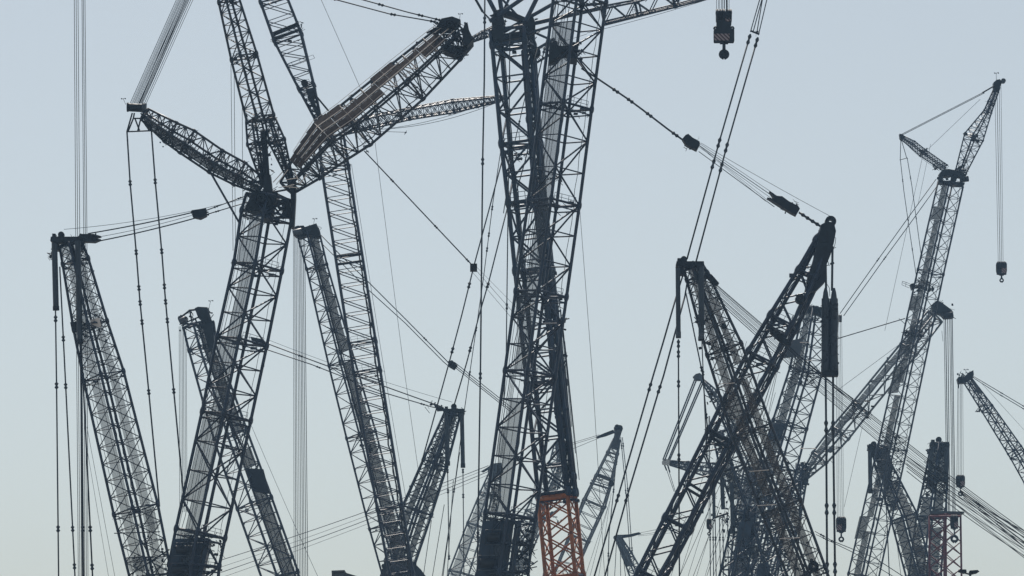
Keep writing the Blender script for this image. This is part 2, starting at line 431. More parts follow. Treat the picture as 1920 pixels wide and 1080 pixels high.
    def masthead(s, xl, xr, y, sx, cyls=(), h=9, sr=6, dY=0):
        """cross beam, guide wheel on top and the hanging back-stop cylinders"""
        Y = s.Y + dY; k = S(Y)
        b = s.mb(); b.plate([(xl, y - h / 2), (xr, y - h / 2), (xr + 1, y + h * .4), (xr - 4, y + h / 2), (xl + 4, y + h / 2), (xl - 1, y + h * .3)], Y, 1.1)
        b.plate([(xl + 4, y + h / 2), (xl + 13, y + h / 2), (xl + 16, y + h * 2), (xl + 7, y + h * 1.9)], Y, .9); b.plate([(xr - 12, y + h / 2), (xr - 3, y + h / 2), (xr - 2, y + h * 2.1), (xr - 9, y + h * 2)], Y, .9)
        b.box(P(xl + 5, y - h * .8, Y), V((6 * k, 0, 0)), V((0, .8, 0)), V((0, 0, h * .7 * k)))
        o = s.part('mast_head', b, 'mach')
        s.plate('wheel_bracket', [(sx - 5, y - h / 2 + 1), (sx - 3, y - h * 1.3), (sx + 3, y - h * 1.3), (sx + 6, y - h / 2 + 1)], .5, 'mach', dY, o)
        s.sheave(sx, y - h / 2 - sr * .9, sr, .4, 0, 'mach', dY, parent=o)
        s.fuzz('head_fittings', xl - 1, y - h * .8, xr, y + h * 1.2, 26, 2.6, 'mach', dY)
        for (x0, y0, x1, y1, wd) in cyls:
            s.cyl('backstop_cylinder', x0, y0, x1, y1, wd, 'cyl', dY - .9)
            s.cyl('cylinder_collar', x1, y1 - 3, x1 + (x1 - x0) * .05, y1 + 5, wd * 1.12, 'mach', dY - .9)

# ------------------------------------------------------------------ ground
b = MB(); b.v = [(-3000, -300, 0), (3000, -300, 0), (3000, 6000, 0), (-3000, 6000, 0)]; b.f = [(0, 1, 2, 3)]
M['ground'] = mat('gravel_yard', (.13, .12, .105), .9, var=.35, scale=.4)
link('ground', b.mesh('ground', 'ground'))['kind'] = 'structure'

def add_hook(name, label, x, ytop, ybot, wpx, Y, hook_h, style=0):
    """hook block: sheave cheeks, striped plates, swivel and a round hook"""
    k = S(Y); c = P(x, ytop, Y); e = bpy.data.objects.new(name, None); C.objects.link(e); e.location = c
    e['label'] = label; e['category'] = 'hook block'; e['group'] = 'hook blocks hanging on hoist ropes'
    H = (ybot - ytop) * k; W_ = wpx * k; X, Yv, Z = V((1, 0, 0)), V((0, 1, 0)), V((0, 0, 1))
    b = MB(); n = 5 if style == 0 else 4
    for i in range(n):
        cx = (i - (n - 1) / 2) * W_ * .8 / n
        r = H * (.30 if style else .2)
        b.tube([V((cx - W_ * .06, 0, -r)), V((cx + W_ * .06, 0, -r))], r, 18)
    b.box(V((0, 0, -H * .12)), X * W_ * .8, Yv * W_ * .3, Z * H * .06)
    link('sheave_set', b.mesh('sheave_set', 'mach'), e)
    b = MB(); pt = []
    ww = W_ / 2
    if style == 0:       # big block: rounded upper housing over a wider ballast block
        top, mid = H * .04, H * .56
        pr = [(-.62, .12), (-.70, .2), (-.72, .48), (-.62, .56), (-.62, .60), (-.96, .60), (-1, .64), (-1, .97), (-.94, 1.0), (.94, 1.0), (1, .97), (1, .64), (.96, .60), (.62, .60), (.62, .56), (.72, .48), (.70, .2), (.62, .12), (.4, .04), (.1, .1), (-.1, .08), (-.42, .05)]
    else:
        pr = [(-.9, .1), (-1, .22), (-1, .72), (-.84, .95), (-.5, 1), (.5, 1), (.84, .95), (1, .72), (1, .22), (.9, .1), (.5, .02), (.3, .09), (-.3, .07), (-.5, .02)]
    for yy in (-W_ * .2, W_ * .2 - .1):
        i = len(b.v); m_ = len(pr)
        for dy in (0, .1):
            for (px, pz) in pr: b.v.append((px * ww, yy + dy, -pz * H))
        b.f.append(tuple(range(i, i + m_))); b.f.append(tuple(range(i + m_, i + 2 * m_))[::-1])
        for q in range(m_): b.f.append((i + q, i + m_ + q, i + m_ + (q + 1) % m_, i + (q + 1) % m_))
    b.box(V((0, 0, -H * .8)), X * W_ * .9, Yv * W_ * .36, Z * H * .36)
    link('cheek_plate', b.mesh('cheek_plate', 'mach'), e)
    b = MB()
    if style == 0:
        b.box(V((-W_ * .11, -W_ * .2 - .03, -H * .86)), X * W_ * .74, Yv * .04, Z * H * .2)
        b2 = MB(); b2.box(V((W_ * .20, -W_ * .2 - .03, -H * .34)), X * W_ * .26, Yv * .04, Z * H * .1); link('hazard_stripe_panel', b2.mesh('hazard_stripe_panel', 'stripe'), e)
    else: b.box(V((W_ * (.22 if style == 1 else -.2), -W_ * .2 - .03, -H * .68)), X * W_ * .46, Yv * .04, Z * H * .42)
    link('hazard_stripe_panel', b.mesh('hazard_stripe_panel', 'stripe'), e)
    if style == 0:
        b = MB()
        for sx_ in (-1, 1):
            cc = V((sx_ * ww * .82, 0, -H * .60)); b.tube([cc + V((math.cos(t) * .1, 0, math.sin(t) * .16)) * (W_ / 1.4) for t in [j * math.pi / 8 for j in range(9)]], .03 * W_ + .02, 6)
        link('lifting_lug', b.mesh('lifting_lug', 'mach'), e)
    h = hook_h * k
    b = MB(); b.tube([V((0, 0, -H)), V((0, 0, -H - h * .42)), V((0, 0, -H - h * .5))], 1, 12, [W_ * .075, W_ * .085, W_ * .15])
    b.tube([V((-W_ * .2, 0, -H - h * .05)), V((W_ * .2, 0, -H - h * .05))], W_ * .05, 8)
    link('hook_shank', b.mesh('hook_shank', 'mach'), e)
    b = MB(); R = h * .22; cc = V((0, 0, -H - h * .74)); pts = []; rs = []
    for sd_ in ((1, -1) if style == 0 else (1, -1)):
        pts = [cc + V((0, 0, R * 1.25))] + [cc + V((math.sin(t) * R * sd_, 0, math.cos(t) * R)) for t in [i * rad(16) for i in range(1, 9)]] + [cc + V((0, 0, -R * 1.0))]
        b.tube(pts, 1, 8, [R * .45] + [R * (.42 if style else .5)] * 8 + [R * .62])
    if style == 0: b.tube([cc + V((0, -.18, 0)), cc + V((0, .18, 0))], R * .9, 14)
    link('hook', b.mesh('hook', 'mach', True), e)
    return e

# ================================================================== crane A, the big crane in the left half
A = Crane(330, 250, 'big dark crane in the left half with a broad brown-decked strut on its head', m='navy')
A.lattice('main_boom', [(461, 368, 549, 372), (452, 400, 548, 402), (437, 500, 530, 500), (405, 640, 502, 640), (377, 780, 472, 780), (328, 1000, 424, 1000), (317, 1060, 411, 1060), A.foot(14, 70)],
          phi=39, r=.95, bay=.74, pat='WH', ch=6.2, br=3.2, joint=9, m='navy', walk=[(3, .36, .84, .03, .3)], clutter=22)
A.hose(0, 1.6); A.hose(3, 1.2); A.hose(1, 1.0)
A.rails_on(3, (.18, .5, .8), .9, 'mach', zoff=.1)
for i, (x, xb) in enumerate(((470, 352), (476, 357), (486, 368), (505, 386))): A.rope(x, 420, xb, 1000, 1.0, dY=random.uniform(-.8, .8))
# boom head machinery
A.plate('boom_head', [(462, 392), (474, 367), (500, 360), (523, 366), (519, 382), (514, 388), (513, 404), (508, 413), (492, 412), (488, 398), (474, 400)], 2.0, 'mach', 0,
        extra=[([(528, 378), (544, 375), (546, 409), (531, 404)], 1.6, .4), ([(497, 330), (508, 330), (512, 366), (494, 366)], 1.2, 0)])
for q in ((520, 364, 546, 376, 4), (514, 388, 532, 411, 4), (508, 414, 552, 421, 4.5), (516, 407, 550, 403, 3), (464, 392, 458, 408, 4), (470, 368, 546, 354, 4), (540, 376, 528, 404, 3), (456, 402, 490, 412, 3)):
    A.pbar('head_beam', *q, 'mach', dY=random.uniform(-1, 1))
A.sheave(500, 380, 11, .5, .25, 'mach', -1.2); A.sheave(490, 372, 10, .5, .3, 'mach', -1.4); A.sheave(528, 385, 9, .5, .4, 'mach', -1.2)
A.fuzz('boom_head_fittings', 458, 352, 518, 414, 70, 3.4, 'mach', depth=3.4, tubes=.6)
A.plate('head_frame_post', [(545, 346), (555, 340), (555, 372), (552, 428), (546, 428), (546, 380)], 1.0, 'mach')
# lower winch frame
A.plate('winch_frame', [(327, 1012), (386, 1010), (378, 1040), (370, 1085), (316, 1085)], 1.6, 'blue', .2, extra=[([(388, 1010), (396, 1012), (380, 1085), (372, 1085)], 1.9, .2)])
A.cyl('winch_drum', 330, 1030, 360, 1030, 16, 'black', -.9); A.cyl('winch_drum', 322, 1068, 356, 1068, 16, 'black', -.9)
for yy, xa, xb in ((1018, 330, 384), (1042, 326, 378), (1056, 322, 374)): A.pbar('winch_rail', xa, yy, xb, yy, 1.6, 'grey', -1.1)
A.fuzz('winch_fittings', 325, 1004, 420, 1080, 70, 4, 'mach', depth=2.6)
# derrick mast
A.lattice('derrick_mast', [(110, 456, 154, 456), (116, 490, 167, 490), (136, 610, 203, 610), (155, 705, 234, 705), (211, 955, 298, 955), (243, 1080, 322, 1080), A.foot(-14, 70)],
          phi=38.5, r=1.0, bay=.56, pat='NH', ch=5.2, br=1.9, joint=13, m='navy', walk=[(3, .30, .80, .02, .05), (1, .3, .75, .02, .05)], clutter=26)
A.hose(0, 1.4); A.hose(2, 1.4)
A.rails_on(3, (.30, .8), .9, 'mach', zoff=.1); A.rails_on(1, (.3, .75), .9, 'mach', zoff=.1)
A.masthead(97, 157, 451, 115, [(102, 456, 105, 577, 11), (146, 452, 150, 640, 11)], h=10, sr=6)
A.fuzz('head_side_box', 91, 465, 99, 486, 14, 3, 'mach'); A.fuzz('mast_fittings', 140, 590, 200, 640, 34, 4, 'mach'); A.vane(172, 518, 10)
A.fuzz('mast_foot_fittings', 250, 1040, 316, 1085, 60, 3, 'mach', depth=3); A.fuzz('mast_foot_fittings', 272, 1000, 306, 1040, 24, 2.4, 'mach', depth=2)
for q in ([(236, 1046), (276, 1046), (282, 1070), (244, 1072)], [(270, 960), (286, 950), (298, 990), (284, 1000)]): A.plate('guard_sheet', q, .1, 'grate', -.9)
for q in ((237, 1046, 290, 1044, 2.4), (214, 1000, 300, 997, 2), (240, 1080, 318, 1030, 3), (258, 1000, 300, 1080, 2.4)): A.pbar('mast_foot_frame', *q, 'mach', dY=-.8)
A.plate('mast_cross_plate', [(132, 605), (150, 602), (152, 622), (136, 624)], .4, 'mach')
A.plate('walkway_board', [(168, 600), (186, 596), (190, 612), (174, 616)], .1, 'galv_sunlit', -.6)
A.rod([(104, 580), (106, 720), (110, 1090)], 3.0, (598, 723, 992), 3, 13)
A.rod([(112, 500), (119, 640), (123, 720), (141, 1090)], 3.0, (635, 724, 992, 1062), 2.8, 12)
A.rod([(151, 640), (153, 760), (156, 1090)], 4.6, (992,), 2, 13)
A.rod([(152, 640), (160, 800), (174, 1090)], 3.2, (992, 1063), 2.8, 13, dY=.6)
# suspension between mast head and boom head
A.plate('tackle_block', [(150, 440), (176, 440), (190, 444), (176, 448), (190, 450), (178, 455), (152, 454), (148, 447)], .7, 'mach')
A.fuzz('tackle_fittings', 148, 438, 186, 455, 16, 2.6, 'mach')
A.plate('tackle_block', [(360, 396), (387, 392), (388, 405), (376, 411), (362, 408)], .8, 'mach'); A.fuzz('tackle_fittings', 358, 395, 390, 409, 12, 2.4, 'mach')
A.rope(165, 438, 362, 398, 2.4, 2); A.rope(185, 452, 366, 409, 2.4, 2); A.rope(120, 430, 460, 372, .9, 8); A.rope(180, 445, 362, 403, 1, 3)
A.rod([(388, 394), (456, 369)], 2, (.25, .9), 2.4, 9); A.rod([(388, 402), (484, 373)], 2, (.2,), 2.4, 9)
A.pbar('strut_brace', 394, 322, 450, 420, 4.2, 'navy')
# left strut
A.lattice('rear_jib_strut', [(262, 222, 279, 205), (312, 268, 328, 228), (341, 289, 361, 243), (390, 322, 419, 283), (438, 346, 459, 305), (482, 362, 498, 338)],
          phi=40, r=.8, bay=.5, pat='WH', ch=4.4, br=2.2, joint=7, m='char', walk=[(3, .1, .9, .1, 0, 'grate_dense')], clutter=26)
A.hose(0, 2.4); A.hose(3, 1.6); A.rails_on(3, (.1, .35, .65, .9), 1.4, 'char', zoff=.1)
A.fuzz('strut_fittings', 300, 262, 330, 276, 10, 2.4, 'mach'); 
for q in range(26):
    t = q / 25; A.fuzz('strut_deck_box', 285 + 190 * t, 235 + 108 * t, 296 + 190 * t, 248 + 108 * t, 5, 3.0, 'char', depth=2.0)
A.cyl('strut_sheave_drum', 239, 201, 272, 203, 16, 'mach'); A.cyl('drum_flange', 238, 201, 241, 201, 18, 'mach'); A.cyl('drum_flange', 266, 202, 274, 203, 19, 'grey')
A.vane(236, 196, 11, lean=-5); A.pbar('tip_rail', 277, 203, 288, 208, 3, 'char')
for a in ((248, 212, 238, 247), (252, 212, 250, 222), (264, 212, 283, 246), (250, 222, 240, 247), (253, 222, 262, 246), (264, 222, 258, 247), (264, 222, 281, 246), (250, 222, 265, 222), (237, 247, 284, 245)):
    A.pbar('spreader_frame', *a, 3.0, 'mach', dY=random.uniform(-.3, .3))
A.rod([(238, 246), (244, 343), (256, 480), (262, 560), (279, 735), (299, 950)], 3.2, (343, 473, 540, 568, 604, 735), 2.6, 12)
A.rod([(284, 246), (291, 340), (304, 480), (310, 560), (326, 735), (346, 950)], 3.2, (340, 471, 537, 566, 601, 733), 2.6, 12)
A.ropes((344, 362, -30, -30), (244, 262, 194, 194), 9, 1.0, depth=2.0); A.ropes((355, 375, -30, -30), (258, 274, 194, 194), 6, 1.0, depth=2.0)
A.ropes((360, 368, -30, -30), (260, 266, 194, 194), 4, 1.3, depth=1.0)
# the jib standing between the struts
A.lattice('luffing_jib', [(404, -40, 436, -60), (409, 0, 449, 0), (433, 110, 482, 103), (462, 225, 514, 218)], phi=34, r=.9, bay=.62, pat='WH', ch=4.6, br=2.2, joint=9, m='char', clutter=16)
A.hose(0, 1.2)
A.lattice('jib_foot_leg', [(461, 228, 490, 226), (464, 271, 500, 266), (489, 340, 498, 340)], phi=40, r=.8, bay=.6, pat='WH', ch=4.2, br=2.2, joint=0, m='char')
A.lattice('jib_foot_leg', [(497, 226, 516, 221), (505, 268, 534, 262), (545, 348, 552, 348)], phi=40, r=.8, bay=.6, pat='WH', ch=4.2, br=2.2, joint=0, m='char')
A.cyl('jib_backstop', 494, 246, 501, 345, 12, 'mach'); A.cyl('backstop_head', 493, 243, 494, 258, 11, 'grate_brown')
A.fuzz('backstop_fittings', 488, 250, 512, 345, 44, 3.4, 'mach'); A.fuzz('jib_joint_fittings', 462, 215, 516, 232, 30, 3, 'mach'); A.fuzz('jib_joint_fittings', 430, 96, 482, 112, 26, 2.6, 'mach')
for x0, x1 in ((433, 437), (439, 441.5), (454, 456)): A.rope(x0, 120 + (x0 - 433) * 3, x1, 470, 1.0, dY=1.5)
# right strut with the brown walkways
st = [(520, 348, 554, 358), (545, 299, 610, 324), (591, 232, 648, 301), (641, 196, 690, 275), (738, 117, 790, 189), (811, 60, 865, 110), (832, 46, 880, 90)]
A.lattice('front_jib_strut', st, phi=40, r=1.05, bay=.42, pat='WH', ch=5.0, br=2.6, joint=8, m='char', clutter=20)
A.hose(1, 2.0)
root, nodes, E, rc, rb = A.last
for i in range(3, len(nodes) - 2):               # two lanes of boards on the upper face with edge rails coloured pale as if sunlit
    nd, nx = nodes[i], nodes[i + 1]; cen = sum(nd, V((0, 0, 0))) / 4
    f = i / len(nodes)
    for lane, (lo, hi) in enumerate(((.04, .33), (.37, .64), (.68, .96))):
        if f > .34 and lane == 0 and (i // 4) % 3 == 0: continue
        if f > .4 and lane == 2 and (f > .66 or (i // 3) % 3 == 0): continue
        a, c = nd[0].lerp(nd[3], (lo + hi) / 2), nx[0].lerp(nx[3], (lo + hi) / 2); z = c - a; x = (nd[3] - nd[0]) * (hi - lo)
        nm = z.cross(x).normalized()
        if nm.dot(a - cen) < 0: nm = -nm
        p = (a + c) / 2 + nm * .22 - A.off; z = z * .97
        link('walkway_board', unit_box('plank'), root, Matrix(((x.x, nm.x * .06, z.x, p.x), (x.y, nm.y * .06, z.y, p.y), (x.z, nm.z * .06, z.z, p.z), (0, 0, 0, 1))))
A.rails_on(3, (.35, .66), 2.3, 'galv_sunlit', zoff=.34, seg=(1, 6)); A.rails_on(3, (.03, .97), 1.1, 'galv_sunlit', zoff=.34, seg=(1, 6))
for i in range(5, len(nodes) - 1, 2): A.bar('deck_cross_rail', nodes[i][0].lerp(nodes[i][3], .02) - V((0, .3, 0)), nodes[i][0].lerp(nodes[i][3], .98) - V((0, .3, 0)), .75 * S(250), 'galv_sunlit', root)  # bright colour stands in for sun on the cross members
A.plate('strut_head', [(818, 56), (828, 40), (848, 36), (864, 42), (858, 50), (832, 57)], 1.8, 'mach', 0,
        extra=[([(826, 88), (868, 91), (876, 98), (862, 108), (834, 100)], 1.6, 0), ([(872, 50), (877, 49), (880, 64), (888, 80), (876, 94), (869, 88), (867, 66)], 2.4, 0)])
for q in ((800, 62, 822, 50, 4), (858, 46, 876, 62, 4), (830, 56, 838, 90, 3.4), (848, 50, 850, 92, 3.4), (858, 50, 866, 92, 3), (822, 56, 872, 66, 3), (836, 74, 872, 80, 3), (812, 62, 834, 60, 3)):
    A.pbar('head_beam', *q, 'mach', dY=random.uniform(-1, 1))
A.sheave(848, 94, 9, .6, .3, 'mach', -1.3); A.sheave(843, 46, 7, .6, .3, 'mach', -1.2); A.fuzz('strut_head_fittings', 815, 36, 880, 104, 70, 3.2, 'mach', depth=3)
A.vane(861, 42, 16, lean=2)
A.rod([(826, 38), (765, 23), (660, -6), (560, -32)], 2.4, (.02, .14, .42), 3, 12); A.rod([(822, 42), (730, 26), (640, 2), (560, -20)], 2.4, (.04, .32, .75), 3, 12, dY=1)
A.rope(683, 283, 888, 500, 2.4, name='tagline'); 
for t in (.24, .64, .93): x, y = 683 + 205 * t, 283 + 217 * t; link('coupling', unit_link('rod'), A.e, bar_matrix(P(x, y, 250), P(x + 6, y + 6.4, 250), 2.6 * S(250), A.off))
b = A.mb(); b.disc(888, 502, 250, 6.5, .5, .2); b.box(P(888, 502, 250), V((.42, 0, 0)), V((0, .7, 0)), V((0, 0, .42))); A.part('guide_sheave', b, 'mach')
A.rope(891, 505, 966, 590, .8); A.rope(884, 508, 966, 604, .7); A.rope(893, 500, 972, 580, .6)
A.fuzz('strut_winch', 680, 272, 694, 286, 8, 3, 'mach')
for q in ((512, 342, 530, 322, 2), (518, 346, 540, 318, 1.6), (522, 352, 552, 346, 1.6), (536, 350, 560, 352, 1.6), (552, 320, 562, 345, 2), (562, 345, 576, 326, 2), (530, 338, 556, 334, 1.4)): A.pbar('foot_rail', *q, 'galv_sunlit', dY=-1.6)  # bars at the strut foot, their sunlit look put into the colour
# hoist ropes running straight down far on the left
for xa, xb, xc in ((139, 142, 147), (142.5, 145.5, 150), (146, 149.5, 153), (153.5, 157, 159), (156, 160, 162), (159, 163, 165)):
    A.rope(xa, -40, xb, 440, 1.15, dY=6); A.rope(xb, 440, xc, 1100, 1.15, dY=6)
A.rope(163, 800, 217, 1090, .8, dY=5); A.rope(163, 840, 205, 1090, .7, dY=5)
A.finish()

# ================================================================== crane D, behind A (slim single-face boom)
D = Crane(800, 300, 'dark crane whose slim ladder-like boom rises behind the brown-decked strut', m='navy')
D.lattice('main_boom', [(598, 262, 645, 255), (604, 325, 653, 308), (663, 700, 713, 692), (708, 960, 754, 945), (730, 1075, 775, 1075), D.foot(0, 60)], phi=-1, r=.9, bay=.54, pat='NH', ch=4.8, br=2.0, joint=12, m='navy', clutter=14)
D.hose(1, 3.0, n=200); D.hose(2, 1.2)
for y in range(340, 960, 52): D.fuzz('chord_bracket', 652 + (y - 308) * .155 - 3, y, 652 + (y - 308) * .155 + 4, y + 12, 5, 2.4, 'mach')
for y in (478, 492): D.pbar('cross_frame', 627 + (y - 470) * .16, y + 4, 679 + (y - 470) * .16, y - 3, 5.5, 'mach')
D.lattice('luffing_jib', [(470, -60, 525, -60), (487, 0, 540, 0), (514, 77, 565, 62), (560, 166, 589, 160), (592, 226, 602, 224)], phi=-1, r=.7, bay=.60, pat='NH', ch=5.0, br=2.0, joint=0, m='navy')
for (a, b_) in (((512, 62), (560, 43)), ((514, 72), (563, 55)), ((513, 66), (561, 47))): D.pbar('cross_frame', *a, *b_, 5.0, 'mach', dY=-.8)
D.fuzz('cross_frame_fittings', 512, 66, 520, 82, 8, 3, 'mach'); D.fuzz('cross_frame_fittings', 556, 40, 568, 58, 12, 3, 'mach')
D.sheave(571, 156, 6.5, .4, 0, 'mach', -.5)
D.plate('jib_foot', [(582, 176), (588, 178), (592, 196), (600, 214), (611, 222), (612, 232), (600, 232), (592, 214), (584, 196), (577, 184)], .9, 'mach', extra=[([(574, 170), (590, 166), (594, 182), (580, 186)], 1.2, 0)])
D.pbar('jib_backstop', 591, 178, 616, 208, 3.6, 'mach'); D.fuzz('foot_fittings', 592, 214, 618, 234, 14, 3.4, 'mach')
for a in ((545, 117, 587, 103), (551, 123, 590, 109), (587, 103, 590, 109), (545, 117, 551, 123), (560, 112, 565, 118)): D.pbar('service_rail', *a, .8, 'mach')
D.lattice('jib_strut', [(640, 236, 648, 252), (689, 218, 694, 242), (763, 203, 770, 224), (848, 187, 852, 211), (932, 180, 936, 191), (941, 180, 943, 186)], phi=14, r=.9, bay=.75, pat='XH', ch=3.4, br=1.5, joint=9, m='navy', clutter=6)
D.rope(690, 243, 925, 195, 1, 12); D.rope(700, 244, 880, 205, .9, 6); D.rope(700, 246, 762, 248, 1, 0)
for q in ((762, 248), (842, 214), (896, 201)): D.fuzz('strut_fitting', q[0] - 3, q[1] - 1, q[0] + 3, q[1] + 2, 4, 1.8, 'mach')
D.rope(598, -10, 677, 168, .9, dY=1); D.rope(659, 308, 718, 680, .8, dY=1.2); D.rope(718, 680, 762, 940, .8, dY=1.2); D.rope(703, 265, 756, 680, .8, dY=1); D.rope(756, 680, 784, 880, .8, dY=1)
D.finish()

# ================================================================== crane E, behind D
E_ = Crane(790, 335, 'slate crane with hoist ropes hanging from its small square head', m='grey')
E_.lattice('main_boom', [(557, 440, 598, 432), (574, 500, 614, 500), (615, 680, 666, 680), (648, 815, 706, 815), (691, 985, 750, 985), (718, 1080, 777, 1080), E_.foot(0, 50)], phi=42, r=.9, bay=.66, pat='WH', ch=3.8, br=1.8, joint=11, m='navy', clutter=16,
           walk=[(1, .15, .85, .03, .1, 'grate_dense'), (4, .4, .7, .7, 0)])
E_.hose(2, 2.0); E_.rails_on(1, (.1, .9), 1.4, 'mach', zoff=.1)
E_.plate('boom_head', [(549, 432), (556, 426), (570, 425), (572, 428), (594, 421), (600, 436), (602, 446), (590, 446), (580, 442), (562, 448), (551, 442)], 1.4, 'mach')
E_.cyl('head_sheave_row', 549, 437, 566, 433, 12, 'grey', -.9); E_.fuzz('head_fittings', 552, 424, 600, 444, 30, 2.8, 'mach'); E_.vane(588, 421, 11, lean=2)
E_.ropes((550, 571, 438, 438), (551.5, 577, 1100, 1100), 9, 1.15, dY=-.8)
E_.fuzz('boom_winch', 676, 822, 700, 850, 20, 4, 'mach')
E_.rod([(602, 441), (640, 480), (690, 528), (762, 600), (836, 675), (845, 685)], 1.9, (.32, .8), 2.4, 9); E_.rod([(602, 455), (687, 540), (760, 606), (831, 678), (845, 690)], 1.7, (.3,), 2.4, 9)
E_.plate('tackle_block', [(840, 678), (848, 676), (858, 686), (852, 694), (842, 688)], .6, 'mach')
for d in (-5, 0, 4): E_.rope(852, 684 + d, 965, 774 + d, 1.5, m='rod')
E_.finish()

# ================================================================== crane F: boom crossing low behind A, its derrick mast right of E
F = Crane(640, 345, 'crane whose boom head pokes out behind the big left boom', m='grey')
F.lattice('main_boom', [(342, 608, 392, 608), (352, 650, 405, 650), (380, 752, 441, 745), (400, 820, 464, 810), (441, 943, 513, 943), (490, 1080, 561, 1080), F.foot(-10, 60)], phi=40, r=.85, bay=.62, pat='WH', ch=4.6, br=2.0, joint=8, m='navy', clutter=14,
          walk=[(1, .1, .9, .03, 0, 'grate_dense')])
F.rails_on(1, (.1, .35, .65, .9), 1.6, 'mach', zoff=.1); F.hose(1, 2.4)
F.plate('boom_plate', [(462, 878), (494, 880), (506, 926), (476, 922)], .4, 'mach', -.6); F.plate('boom_plate', [(380, 612), (398, 606), (404, 650), (392, 660)], .8, 'mach', -.6)
F.plate('boom_head', [(334, 598), (340, 592), (352, 596), (350, 606), (338, 607)], 1.4, 'mach', 0, extra=[([(366, 580), (372, 577), (390, 578), (394, 592), (398, 604), (382, 606), (372, 596)], 1.4, 0), ([(384, 604), (402, 602), (406, 630), (392, 634)], 1.0, 0)])
for q in ((340, 594, 356, 582, 4), (354, 582, 372, 580, 4), (350, 604, 374, 594, 3), (356, 584, 360, 604, 3), (342, 606, 392, 612, 4), (366, 596, 370, 610, 3), (372, 604, 392, 630, 4)): F.pbar('head_beam', *q, 'mach', dY=random.uniform(-.8, .8))
F.fuzz('head_fittings', 336, 582, 400, 620, 40, 3.0, 'mach'); F.vane(391, 582, 18, lean=4); F.cyl('head_sheave_row', 336, 604, 348, 598, 12, 'grey', -1)
F.ropes((336, 349, 612, 612), (337, 351, 960, 960), 6, 1.0)
F.lattice('derrick_mast', [(833, 776, 864, 776), (791, 869, 840, 869), (752, 957, 812, 957), (722, 1055, 778, 1055), F.foot(30, 50)], phi=39, r=1, bay=.62, pat='NH', ch=4.8, br=2.0, joint=7, m='navy', walk=[(3, .25, .7, .02, .05, 'grate_dense'), (1, .25, .7, .02, .05, 'grate_dense')], clutter=18)
F.hose(0, 1.5); F.hose(2, 1.8); F.rails_on(3, (.2, .8), 1.3, 'mach', zoff=.1); F.rails_on(1, (.2, .8), 1.3, 'mach', zoff=.1)
F.masthead(832, 870, 771, 851, [(837, 775, 839, 868, 9), (866, 776, 868, 872, 8)], h=7, sr=5.5)
F.fuzz('mast_fittings', 800, 840, 845, 880, 24, 4, 'mach')
F.rod([(839, 872), (840, 920), (842, 1050)], 1.9, (883, 921, 1045), 3, 9); F.rod([(868, 880), (870, 1085)], 1.9, (883, 930, 1000), 3, 9)
F.rod([(498, 643), (597, 680), (717, 723), (812, 757), (826, 762)], 2.2, (.2, .62, .97), 2.4, 9); F.rod([(499, 655), (583, 683), (719, 736), (810, 763), (826, 766)], 2.0, (.3, .9), 2.4, 9); F.rope(500, 636, 848, 754, .7, 5)
F.plate('tackle_block', [(470, 632), (494, 637), (499, 642), (494, 650), (474, 646)], .6, 'mach'); F.plate('tackle_block', [(814, 760), (832, 764), (834, 770), (820, 771)], .6, 'mach'); F.fuzz('tackle_fittings', 800, 755, 834, 770, 12, 2.6, 'mach')
F.plate('mast_base_housing', [(722, 1056), (774, 1054), (790, 1070), (801, 1085), (712, 1085)], 3.0, 'roof'); F.plate('base_deck_edge', [(718, 1060), (778, 1058), (781, 1061), (716, 1064)], 3.6, 'mach'); F.fuzz('base_fittings', 722, 1044, 778, 1058, 18, 3, 'mach')
for y in (500, 560): pass
F.rope(470, 795, 600, 1090, .8, 3, dY=3)
F.finish()

# ================================================================== crane C: broad mast column standing behind B, orange at its foot
Cc = Crane(1120, 290, 'massive dark column mast with an orange lowest section in the middle of the yard', m='blue')
Cst = [(920, 58, 998, 58), (923, 85, 1001, 85), (940, 270, 1014, 270), (953, 380, 1023, 380), (966, 510, 1036, 505), (988, 720, 1058, 715), (1009, 925, 1080, 925)]
Cc.lattice('main_boom', Cst, phi=-15, r=1.0, bay=.95, pat='WH', ch=8.2, br=4.2, joint=4, m='blue', clutter=18)
Cc.hose(2, 3.5); Cc.hose(1, 2.4); Cc.hose(3, 2.0)
Cc.lattice('luffing_hoist_frame', [(980, 95, 999, 95), (1003, 385, 1022, 385), (1022, 565, 1041, 565), (1043, 770, 1062, 770), (1062, 925, 1081, 925)], phi=-20, r=.6, bay=1.9, pat='WH', ch=6.6, br=3.2, joint=4, m='blue', clutter=12, dY=-1, walk=[(0, .3, .8, .4, 0)])
Cc.fuzz('joint_platform', 1020, 560, 1062, 620, 40, 5, 'mach', depth=3); Cc.fuzz('joint_platform', 950, 280, 1000, 300, 30, 3.4, 'mach', depth=3)
Cc.lattice('orange_boom_section', [(1009, 933, 1079, 931), (1023, 1080, 1094, 1080), (1042, 1300, 1112, 1300), Cc.foot(0, 70)], phi=-15, r=1.0, bay=.72, pat='X', ch=7.6, br=3.2, joint=7, m='orange', clutter=6)
Cc.pbar('section_beam', 1008, 937, 1081, 930, 6.5, 'orange', -1.2)
for i in range(5): Cc.pbar('ladder_rail', 1049 + i * 2.5, 560 + i * 20, 1058 + i * 7, 700 + i * 50, 1.4, 'mach', -2)
Cc.fuzz('cable_reel', 1056, 665, 1062, 690, 12, 3, 'mach')
